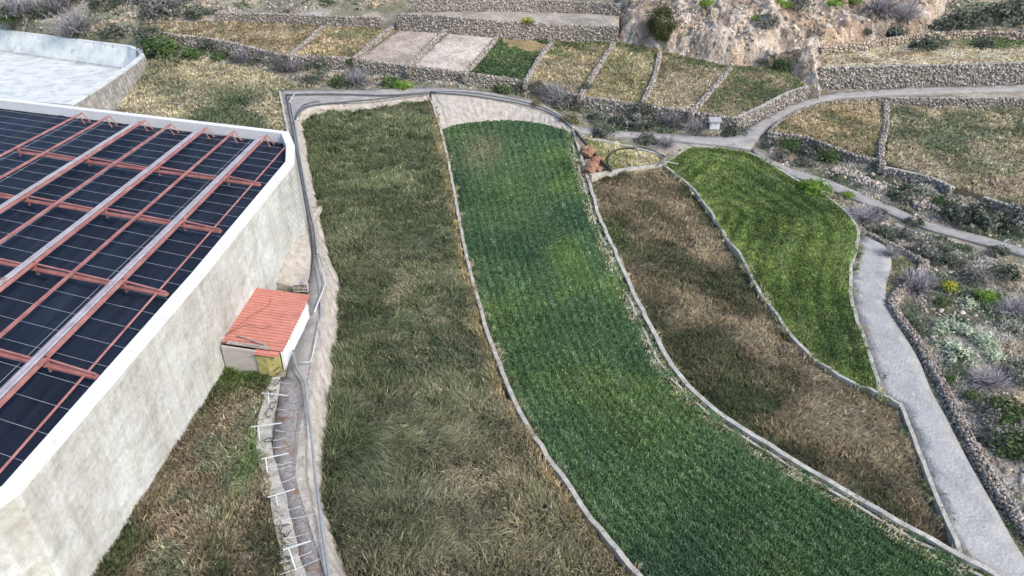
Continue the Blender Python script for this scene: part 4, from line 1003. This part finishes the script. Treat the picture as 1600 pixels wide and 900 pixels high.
# weeds straggling over the field walls
for ln, zf, wd_, lb in ((lAB, off(zA, .1), .75, 'straw tufts leaning over thin wall of the shaggy field'), (lBC, off(zC, .9), .5, 'tufts growing along foot of the curving crop wall'), (lCD, off(zD, -.05), .7, 'tan grass straggling along wall of the dark green field, inner side'), (lDB, off(zD, -.1), .75, 'weeds straggling over the rounded outer wall of dark green field'), (lCR, off(T, -.15), .7, 'weeds straggling over the kerb beside the pale road')):
    dd = [(p.x, p.y) for p in ln]; nrm = []
    for i in range(len(dd)):
        a, b = dd[max(i-1, 0)], dd[min(i+1, len(dd)-1)]; l_ = math.hypot(b[0]-a[0], b[1]-a[1])+1e-6; nrm.append(((b[1]-a[1])/l_, -(b[0]-a[0])/l_))
    pg = [(p[0]+n_[0]*wd_, p[1]+n_[1]*wd_) for p, n_ in zip(dd, nrm)]+[(p[0]-n_[0]*wd_, p[1]-n_[1]*wd_) for p, n_ in zip(dd[::-1], nrm[::-1])]
    grass('verge_weeds', pg, zf, 60, .42, .07, lambda x, y: pal(x, y, [(.08, .1, .045), (.17, .15, .09), (.24, .205, .14)], 2, 191, 2, .2), lb, 'weeds', tuft=5, spread=.1, exclude=lambda x, y: fbm(x, y, 1.6, 193) < .53)
# scrub ground cover
SL = [(1240, 282), (1310, 306), (1380, 334), (1450, 366), (1600, 408), (1640, 420), (1640, 860), (1600, 812), (1540, 722), (1500, 640), (1445, 540), (1408, 480), (1455, 412), (1400, 378), (1350, 352), (1322, 322), (1262, 288)]
pS = [W(a, b) for a, b in SL]
S3 = [(1182, 222), (1206, 212), (1255, 232), (1330, 256), (1380, 266), (1486, 296), (1600, 335), (1640, 350), (1640, 400), (1540, 368), (1450, 345), (1300, 282), (1222, 256)]
p3 = [W(a, b) for a, b in S3]
S1 = [(225, 62), (330, 66), (400, 80), (450, 91), (550, 96), (640, 108), (724, 118), (820, 132), (910, 156), (1000, 169), (1146, 191), (1120, 210), (1000, 204), (910, 198), (880, 178), (845, 153), (760, 140), (670, 133), (560, 138), (475, 134), (400, 106), (310, 92), (230, 92)]
p1 = [W(a, b) for a, b in S1]
S4 = [(-60, -60), (640, -60), (625, 10), (520, 22), (335, 26), (200, 38), (250, 60), (0, 42), (-60, 38)]
p4 = [W(a, b) for a, b in S4]
S5 = [(1300, -60), (1700, -60), (1700, 58), (1600, 55), (1500, 52), (1400, 62), (1300, 76), (1250, 40)]
p5 = [W(a, b) for a, b in S5]
gt = np.array([p.z for p in p4])
# real ground height under the hill scrub comes from the ground sheet
gZ = Z.reshape(ny, nx)
def zgrd(x, y):
    ix = np.clip(np.searchsorted(GXA, x)-1, 0, nx-2); iy = np.clip(np.searchsorted(gy, y)-1, 0, ny-2)
    fx = (x-GXA[ix])/(GXA[ix+1]-GXA[ix]); fy = (y-gy[iy])/(gy[iy+1]-gy[iy])
    return (gZ[iy, ix]*(1-fx)+gZ[iy, ix+1]*fx)*(1-fy)+(gZ[iy+1, ix]*(1-fx)+gZ[iy+1, ix+1]*fx)*fy
SC = [(.075, .09, .055), (.13, .138, .1), (.19, .182, .155), (.27, .25, .22), (.26, .22, .165)]
for poly, den, lb, nm in ((pS, 150, 'grey-green low scrub covering the slope right of the concrete road', 'scrub'), (p3, 140, 'grey-green weeds on the strip below the golden right-hand plots', 'scrub'), (p1, 170, 'dense grey and green scrub along the gully below the terraced plots', 'scrub'),
                          (p4, 90, 'low grey scrub on the hillside at upper left', 'scrub'), (p5, 30, 'sparse grey-green scrub on the orange hillside at upper right', 'scrub')):
    grass(nm, poly, zgrd, den, .38, .13, lambda x, y: pal(x, y, SC, 3.5, 180, 2.2, .25), lb, 'scrub', lean=.4, seed=50, tuft=6, spread=.22, mn=.2, hf=lambda x, y: .25+1.5*ss((fbm(x, y, 2.6, 58, 3)-.38)*3))
grass('scrub', CLw, zR, 22, .35, .13, lambda x, y: pal(x, y, SC+[(.3, .26, .19)], 3, 183, 2, .25), 'sparse dry tufts on ledges of the pale cliff', 'scrub', lean=.4, seed=52, tuft=6, spread=.25, mn=.2, exclude=lambda x, y: fbm(x, y, 4, 73) < .5)
# loose stones as ground cover
def scatter_stones(name, poly, zf, n_m2, s, palette, label):
    x, y = sample(poly, n_m2, 60, 1.0, .2); k = fbm(x, y, 4, 201) > .45; x, y = x[k], y[k]
    sz = s*np.exp(RNG.normal(0, .4, len(x))); V, I, Cc = stones(np.stack([x, y, zf(x, y)+.05*sz], 1), sz, stonecols(len(x), palette))
    tag(link(name, npmesh(name, V, I, 4, Cc), M['stone']), label, 'stones', None, 'stuff')
scatter_stones('loose_stones', pS, zgrd, 3.0, .26, GREYSTONE[2:]+WARMSTONE[:3], 'small stones scattered over the scrub slope right of the road')
scatter_stones('loose_stones', p3, zgrd, 3.0, .28, GREYSTONE[2:]+WARMSTONE[:3], 'stones tumbled below the stone walls of right-hand plots')
scatter_stones('loose_stones', p4, zgrd, 1.5, .45, GREYSTONE[1:], 'stones scattered over the upper left hillside')
scatter_stones('loose_stones', CLw, zR, 1.6, .45, WARMSTONE+GREYSTONE[2:], 'fallen stones lying on the pale cliff')
scatter_stones('loose_stones', p5, zgrd, .8, .5, WARMSTONE, 'buff stones scattered over the upper right hillside')
grass('verge_weeds', [W(a, b) for a, b in ((1381, 386), (1393, 414), (1384, 450), (1391, 487), (1408, 517), (1435, 562), (1474, 646), (1510, 716), (1552, 790), (1610, 880), (1625, 870), (1545, 760), (1500, 680), (1450, 590), (1402, 500), (1396, 470), (1420, 438), (1440, 412), (1400, 386))], zgrd, 90, .25, .09,
      lambda x, y: pal(x, y, [(.1, .11, .05), (.22, .19, .11), (.3, .25, .16)], 2, 190), 'straw weeds between concrete road and the collapsed stone wall', 'weeds', tuft=4)

# shrubs ------------------------------------------------
def shrub_mesh(kind, r=1.0, seed=0, n=420):
    if kind == 'cushion': n = 1100
    else: n = int(n*1.3)
    rg = np.random.default_rng(seed)
    if kind == 'twig':
        V = []; I = []
        for k in range(260):
            a = rg.uniform(0, 2*np.pi); e = rg.uniform(.1, 1.45); d = np.array([np.cos(a)*np.cos(e), np.sin(a)*np.cos(e), np.sin(e)*.85]); p = rg.normal(0, .1, 3)*[1, 1, 0]; wv = .016
            for sgm in range(3):
                q = p+d*rg.uniform(.25, .42); s = np.cross(d, [0.1, .2, 1]); s = s/np.linalg.norm(s)*wv; i0 = len(V); V += [p-s, p+s, q+s*.6, q-s*.6]; I += [i0, i0+1, i0+2, i0+3]; p = q; d = d+rg.normal(0, .35, 3); d /= np.linalg.norm(d); wv *= .8
                if p[2] < 0: break
        c = np.array(PC[kind])[rg.integers(0, len(PC[kind]), len(V)//4)]
        return npmesh('shrub', np.array(V), np.array(I), 4, np.repeat(c, 4, 0))
    # clumps of leaves on a lumpy dome
    nc = 26; ca = rg.uniform(0, 2*np.pi, nc); ce = np.arcsin(rg.uniform(0, 1, nc)); cr = rg.uniform(.45, .85, nc)
    CC = np.stack([np.cos(ca)*np.cos(ce)*cr, np.sin(ca)*np.cos(ce)*cr, np.sin(ce)*cr*.8+.12], 1); cs = rg.uniform(.14, .3, nc); ct = rg.uniform(.65, 1.35, nc)
    j = rg.integers(0, nc, n); P = CC[j]+rg.normal(0, 1, (n, 3))*cs[j][:, None]*.75; P[:, 2] = np.abs(P[:, 2])
    nr = P-np.array([0, 0, .1]); nr /= np.linalg.norm(nr, axis=1)[:, None]; nr = nr+rg.normal(0, .6, (n, 3)); nr /= np.linalg.norm(nr, axis=1)[:, None]
    t = np.cross(nr, rg.normal(0, 1, (n, 3))); t /= np.linalg.norm(t, axis=1)[:, None]; b = np.cross(nr, t); s = rg.uniform(.06, .13, n)[:, None]
    V = np.stack([P-t*s, P+b*s*.45, P+t*s, P-b*s*.45], 1).reshape(-1, 3); I = np.arange(n*4)
    c = np.array(PC[kind])[rg.integers(0, len(PC[kind]), n)]*ct[j][:, None]*(1+rg.normal(0, .15, (n, 1)))
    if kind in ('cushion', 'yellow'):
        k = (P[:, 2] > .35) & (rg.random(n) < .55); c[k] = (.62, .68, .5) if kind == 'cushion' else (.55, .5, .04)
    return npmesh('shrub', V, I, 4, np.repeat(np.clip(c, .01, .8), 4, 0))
PC = {'green': [(.05, .09, .03), (.08, .13, .045), (.11, .16, .06)], 'dark': [(.06, .078, .055), (.095, .115, .085), (.15, .165, .13)], 'grey': [(.1, .11, .095), (.17, .175, .155), (.24, .24, .22)],
      'bright': [(.1, .19, .025), (.16, .28, .04), (.22, .36, .06)], 'twig': [(.2, .19, .2), (.32, .3, .32), (.42, .4, .42)], 'cushion': [(.16, .2, .13), (.28, .34, .24), (.42, .48, .36)], 'yellow': [(.12, .17, .03), (.22, .26, .03)], 'olive': [(.1, .1, .045), (.15, .14, .07), (.2, .18, .1)]}
PROTO = {}
def shrub(kind, px, py, wpx, label, hr=.8, zf=None, group=None, name='shrub'):
    key = (kind, random.randrange(3))
    if key not in PROTO: PROTO[key] = (empty('shrub'), shrub_mesh(kind, 1, len(PROTO)+5, {'dark': 520, 'green': 480}.get(kind, 460)), shrub_stem(len(PROTO)))
    _, mf, ms = PROTO[key]
    c = W(px, py, zf or T); s = wpx*dist(c)/F/2*1.0
    root = empty(name, c-Vector((0, 0, .12)), random.uniform(0, 6.28)); root.scale = (s, s, s*hr)
    o = bpy.data.objects.new('foliage' if kind != 'twig' else 'twigs', mf); COL.objects.link(o); o.parent = root
    if not mf.materials: mf.materials.append(M['leaf'])
    o = bpy.data.objects.new('stem', ms); COL.objects.link(o); o.parent = root
    tag(root, label, 'shrub', group); return root
STEM = {}
def shrub_stem(k):
    b = MB(); rr_ = random.Random(k)
    for i in range(5):
        a = i*1.26+rr_.random(); b.tube([(0, 0, -.1), (math.cos(a)*.18, math.sin(a)*.18, .25), (math.cos(a)*.45, math.sin(a)*.45, .5)], .035, 5, .012)
    me = bpy.data.meshes.new('stem'); me.from_pydata(b.v, [], b.f); me.materials.append(M['bark']); return me
sh_list = [
 ('twig', 1432, 452, 62, 'large grey leafless shrub beside the collapsed stone wall'), ('yellow', 1482, 450, 22, 'yellow-flowering shrub on the slope right of large leafless shrub'),
 ('bright', 1540, 464, 26, 'bright green shrub on slope right of yellow-flowering shrub'), ('bright', 1278, 298, 38, 'rounded bright green shrub against the wall of dark green field'),
 ('bright', 1324, 306, 18, 'small lime green upright shrub beside the gully track'), ('bright', 1262, 292, 26, 'lower darker lime bush next to the dark green field wall'),
 ('dark', 1384, 368, 34, 'dark green shrub between track and road end'), ('dark', 1474, 410, 30, 'dark green shrub on slope above the yellow one'), ('dark', 1495, 416, 30, 'dark bush just right of slope bush above yellow flowers'),
 ('dark', 1428, 350, 24, 'small olive shrub on edge of gully track'), ('twig', 1350, 345, 46, 'grey leafless scrub at the rounded tip of the dark green field'), ('grey', 1370, 338, 26, 'pale grey bushlet between leafless scrub and the track'),
 ('cushion', 1478, 512, 30, 'pale mint cushion shrub, topmost left of the cushion group'), ('cushion', 1504, 518, 32, 'pale mint cushion shrub, topmost right of the group'), ('cushion', 1467, 524, 20, 'small mint cushion shrub at left of the group'),
 ('cushion', 1478, 545, 34, 'wide mint cushion shrub in the middle of the group'), ('cushion', 1498, 562, 40, 'largest pale cushion shrub at the bottom of the group'), ('cushion', 1534, 532, 30, 'greener cushion shrub right of the group'), ('cushion', 1552, 560, 28, 'low cushion shrub at far right of the group'), ('cushion', 1545, 545, 26, 'cushion shrub between the two on the right'), ('cushion', 1508, 478, 26, 'flat pale cushion shrub under the bright green shrub'),
 ('dark', 1500, 502, 14, 'small dark green plant above the cushion shrubs'), ('green', 1481, 592, 18, 'dark green plant below the cushion shrubs near the stone wall'), ('green', 1515, 620, 20, 'green plant on slope below the cushion shrubs, right side'), ('green', 1470, 474, 20, 'green plant tucked below the large leafless shrub'),
 ('green', 1575, 650, 50, 'broad green bush patch at right edge of the slope'), ('green', 1590, 710, 60, 'largest green bush patch at the right edge'), ('grey', 1560, 690, 50, 'silvery shrub beside green bush patch at right edge'), ('grey', 1540, 650, 40, 'silvery shrub on slope above collapsed wall'), ('twig', 1545, 600, 50, 'purplish leafless scrub right of cushion shrubs'), ('grey', 1585, 590, 40, 'silvery shrub at right edge level with cushions'),
 ('dark', 1570, 430, 36, 'grey-green shrub at right edge below the gully track'), ('dark', 1560, 395, 26, 'dark bush on lower side of the gully track at right'), ('grey', 1440, 395, 40, 'grey scrub cushion above road end wall'), ('grey', 1415, 372, 34, 'grey scrub between track and collapsed wall'), ('green', 1562, 468, 20, 'dark shrub right beside the bright green one'),
 ('twig', 1590, 490, 50, 'grey leafless scrub at right edge of the slope'), ('grey', 1520, 440, 36, 'silver scrub between yellow and bright shrubs'), ('twig', 1390, 398, 30, 'twiggy grey scrub behind the road end'),
 ('grey', 1205, 225, 26, 'grey bush at the corner right of the junction'), ('green', 1235, 232, 34, 'green bush below triangular golden plot, left one'), ('dark', 1262, 242, 38, 'dark green bush below triangular golden plot, middle one'), ('green', 1290, 252, 34, 'green bush below triangular golden plot, right one'), ('grey', 1220, 246, 26, 'pale scrub bush between wall and track near junction'), ('grey', 1255, 258, 26, 'pale grey scrub above the track'),
 ('dark', 1500, 340, 50, 'dark shrub below the wide grassy field'), ('dark', 1530, 350, 50, 'grey-green shrub below white capped wall'), ('grey', 1585, 350, 50, 'large pale shrub at right edge under the field wall'), ('green', 1470, 322, 30, 'low green shrub beside white boulders'), ('dark', 1410, 310, 40, 'weedy dark shrub left of white boulders'),
 # gully
 ('grey', 985, 196, 40, 'grey-green bush above the dirt road, left of the rounded one'), ('dark', 1003, 200, 34, 'rounded grey bush above the dirt road left of the cabinet'), ('dark', 1000, 176, 36, 'tall dark bush against the terrace wall'), ('dark', 962, 192, 26, 'dark round bush in the gully row'), ('dark', 932, 190, 30, 'dark bush second in row above dirt road'), ('dark', 903, 168, 28, 'dark green bush between purple scrub and the wall'), ('twig', 876, 160, 52, 'large purple-grey leafless scrub below the terrace wall'), ('olive', 890, 190, 30, 'pale yellowish dead palm-like plant at corner of the green crop'),
 ('dark', 840, 135, 22, 'dark round bush at foot of golden plot wall'), ('dark', 812, 140, 24, 'dark bush in the gully below green plot'), ('twig', 855, 142, 30, 'grey leafless scrub behind round dark bush'), ('green', 784, 144, 28, 'light green bush on bank above the green crop'), ('olive', 838, 165, 18, 'pale dry tussock on far bank top'),
 ('dark', 1055, 200, 22, 'dark bush beside dirt road, centre'), ('twig', 1045, 192, 40, 'grey leafless scrub above the dirt road'), ('twig', 1090, 205, 38, 'grey leafless scrub left of white cabinet'), ('dark', 1138, 212, 18, 'dark shrub just right of the white cabinet'), ('dark', 1099, 197, 20, 'dark bush behind the white cabinet'), ('dark', 1150, 208, 26, 'dark bush at end of terrace wall by the junction'), ('dark', 945, 210, 34, 'low dark bush on lower side of the dirt road'), ('dark', 1008, 222, 30, 'low bush between dirt road and triangular plot'), ('twig', 1040, 228, 36, 'grey scrub at corner between road and dark green field'),
 ('green', 610, 135, 30, 'green bush at centre of the gully above the bank'), ('bright', 630, 138, 26, 'lime green bush next to it above the far bank'), ('green', 530, 132, 30, 'green bush in the gully left of centre'), ('dark', 490, 130, 30, 'dark green bush in the gully by the dry mound'), ('twig', 560, 130, 44, 'purple-grey scrub between two gully bushes'), ('twig', 460, 112, 44, 'grey scrub below leftmost stone divider'), ('grey', 420, 100, 36, 'grey bush below the far left terrace wall'), ('dark', 500, 110, 40, 'dark scrub against terrace wall'), ('dark', 440, 108, 30, 'dark bush above dry mound'), ('green', 548, 98, 14, 'tiny green bush at foot of second divider'),
 ('green', 250, 88, 50, 'large green bush beside the basin corner'), ('bright', 262, 80, 28, 'light green bush growing through the large one'), ('green', 300, 92, 30, 'green bush between basin and dry mound'), ('dark', 330, 76, 30, 'dark grey-green bush by the far left terrace wall'), ('green', 345, 92, 26, 'small green bush at foot of dry mound'), ('dark', 235, 60, 36, 'dark scrub behind the basin corner'), ('dark', 180, 58, 34, 'dark scrub behind the basin wall'), ('twig', 120, 50, 60, 'grey scrub behind the basin wall at left'), ('twig', 380, 96, 40, 'grey leafless scrub between green bush and mound'),
 # hill top left
 ('twig', 30, 24, 60, 'grey leafless scrub at the upper left corner'), ('green', 20, 32, 40, 'green bush at the upper left edge'), ('twig', 90, 18, 60, 'grey scrub on hillside second from left'), ('dark', 60, 26, 30, 'dark bush between two grey scrubs'), ('dark', 168, 12, 40, 'dark grey bush on the upper left hillside'), ('grey', 250, 26, 50, 'broad grey bush on the upper left hillside'), ('dark', 312, 26, 34, 'dark bush right of the broad grey one'), ('twig', 265, 12, 50, 'pale scrub above the broad grey bush'), ('dark', 110, 5, 30, 'dark bush at the top edge of hillside'), ('grey', 210, 4, 30, 'grey bush at top edge'),
 # plots
 ('dark', 916, 138, 20, 'round bush at foot of the divider between golden plots'), ('yellow', 823, 36, 20, 'small yellow bush on the edge of the pale upper terrace'),
 # upper right
 ('dark', 1440, 76, 28, 'blue-green bush on terrace at foot of buff wall'), ('dark', 1462, 74, 30, 'second blue-green bush on terrace beside the first'), ('dark', 1536, 72, 26, 'blue-green bush on the terrace further right'), ('bright', 1224, 10, 22, 'bright green bush at the top edge above cliff'), ('bright', 1104, 8, 20, 'light green bush high on cliff'), ('bright', 1304, 8, 22, 'bright green bush on hilltop left of pale rock'), ('bright', 1332, 4, 24, 'bright green bush near the top edge'), ('bright', 1180, 30, 12, 'tiny green tuft on the cliff'), ('grey', 1200, 40, 34, 'grey bush clinging to the cliff face'), ('dark', 1395, 55, 34, 'grey-green bush at foot of orange hillside left'), ('dark', 1470, 46, 34, 'dark bush at foot of orange hillside centre'), ('dark', 1510, 40, 50, 'grey scrub at foot of the orange hillside'), ('dark', 1560, 38, 60, 'large grey scrub at foot of orange hillside right'), ('twig', 1380, 20, 60, 'grey leafless scrub on hill above the cliff'), ('twig', 1410, 30, 50, 'second leafless scrub on the hill beside it'), ('dark', 1588, 14, 30, 'dark green bush in the upper right corner'), ('grey', 1250, 12, 40, 'grey bush on the hilltop above the cliff'), ('dark', 1352, 52, 18, 'dark little bush in a gap of buff rock'),
 ('green', 1220, 108, 30, 'green bush under the cliff overhang'), ('dark', 1190, 98, 18, 'small dark bush at the cliff foot'),
]
def zsh(px, py):
    if py < 60 and px < 640: return zgrd
    return None
seen = set()
dep = bpy.context.evaluated_depsgraph_get()
def ray(px, py):
    u = (px-800)/F; v = (py-450)/F; d = Vector((u, C30-v*S30, -(S30+v*C30))).normalized()
    h, loc, *_ = S.ray_cast(dep, (0, 0, CH), d)
    return loc if h else None
dep = bpy.context.evaluated_depsgraph_get()
spots = [ray(a[1], a[2]) for a in sh_list]
for (kind, px, py, wpx, lb), hit in zip(sh_list, spots):
    o = shrub(kind, px, py, wpx, lb, .75 if kind == 'cushion' else .9)
    if hit is not None:
        s = wpx*(1.35 if 80 < hit.y < 150 and kind in ('dark', 'grey', 'twig') and 60 < wpx*2.5 else 1.25)*dist(hit)/F/2; o.location = hit-Vector((0, 0, .1)); hr = .7 if kind == 'cushion' else (.95 if kind == 'green' else .82); o.scale = (s, s, s*hr)
for k, v in PROTO.items(): bpy.data.objects.remove(v[0])

# tree on the cliff
hit = ray(1035, 62) or W(1035, 62)
t = empty('tree', hit); tag(t, 'large dark green bushy tree clinging to the rock face above the golden plots', 'tree')
b = MB()
for k in range(6): a = k*1.05; b.tube([(0, 0, -.3), (math.cos(a)*.5, math.sin(a)*.4+.3, 1.4), (math.cos(a)*1.4, math.sin(a)*1.0+.8, 3.2)], .16, 6, .05)
me = bpy.data.meshes.new('trunk'); me.from_pydata(b.v, [], b.f); o = link('trunk', me, M['bark'], t, False)
n = 9000; cc = RNG.normal(0, 1, (60, 3)); cc /= np.linalg.norm(cc, axis=1)[:, None]; cc = cc*RNG.uniform(.5, 1, (60, 1))*[3.1, 2.2, 3.0]+[0, 1.0, 3.2]; cc = np.vstack([cc, RNG.normal(0, .6, (14, 3))*[1, .6, .6]+[.3, -.6, .8]])
j = RNG.integers(0, len(cc), n); P = cc[j]+RNG.normal(0, .42, (n, 3)); tt = RNG.normal(0, 1, (n, 3)); tt /= np.linalg.norm(tt, axis=1)[:, None]; bb = np.cross(tt, RNG.normal(0, 1, (n, 3))); bb /= np.linalg.norm(bb, axis=1)[:, None]
s = RNG.uniform(.09, .17, n)[:, None]; V = np.stack([P-tt*s, P+bb*s*.6, P+tt*s, P-bb*s*.6], 1).reshape(-1, 3)
c = np.array([(.05, .065, .022), (.075, .09, .035), (.11, .12, .05)])[RNG.integers(0, 3, n)]*RNG.uniform(.75, 1.25, len(cc))[j][:, None]
link('crown', npmesh('crown', V, np.arange(4*n), 4, np.repeat(c, 4, 0)), M['leaf'], t, False)
# white boulders by the track
for k, (px, py, wp, lb) in enumerate(((1378, 297, 12, 'pale rounded boulder nearest the gully track'), (1486, 328, 16, 'largest pale boulder under the wide grassy field'), (1462, 328, 10, 'pale boulder left of the largest'), (1472, 322, 8, 'small pale boulder just above its neighbours'), (1362, 288, 8, 'small pale stone at left of the stone spill'), (1560, 335, 10, 'pale boulder near the right edge below white capped wall'))):
    c = W(px, py); s = wp*dist(c)/F/2
    bm = bmesh.new(); bmesh.ops.create_icosphere(bm, subdivisions=2, radius=s)
    b = MB(); b.add([(v.co.x*(1+RNG.normal(0, .07))+c.x, v.co.y*(1+RNG.normal(0, .07))+c.y, v.co.z*.8+c.z+s*.3) for v in bm.verts], [tuple(v.index for v in f.verts) for f in bm.faces]); bm.free()
    tag(b.build('boulder', M['plaster']), lb, 'boulder')
for pts, lb in (([(1300, 262), (1340, 275), (1400, 300), (1450, 314)], 'spill of rubble below the left part of right-hand plots'), ([(1430, 318), (1480, 318), (1510, 322)], 'heap of rubble among shrubs under the wide grassy field')):
    rubble('rubble_heap', L(pts, off(T, .35), 3), 1.6, .5, lb, .5, palette=GREYSTONE[2:]+WARMSTONE[2:], cat='rubble', batter=1.0)
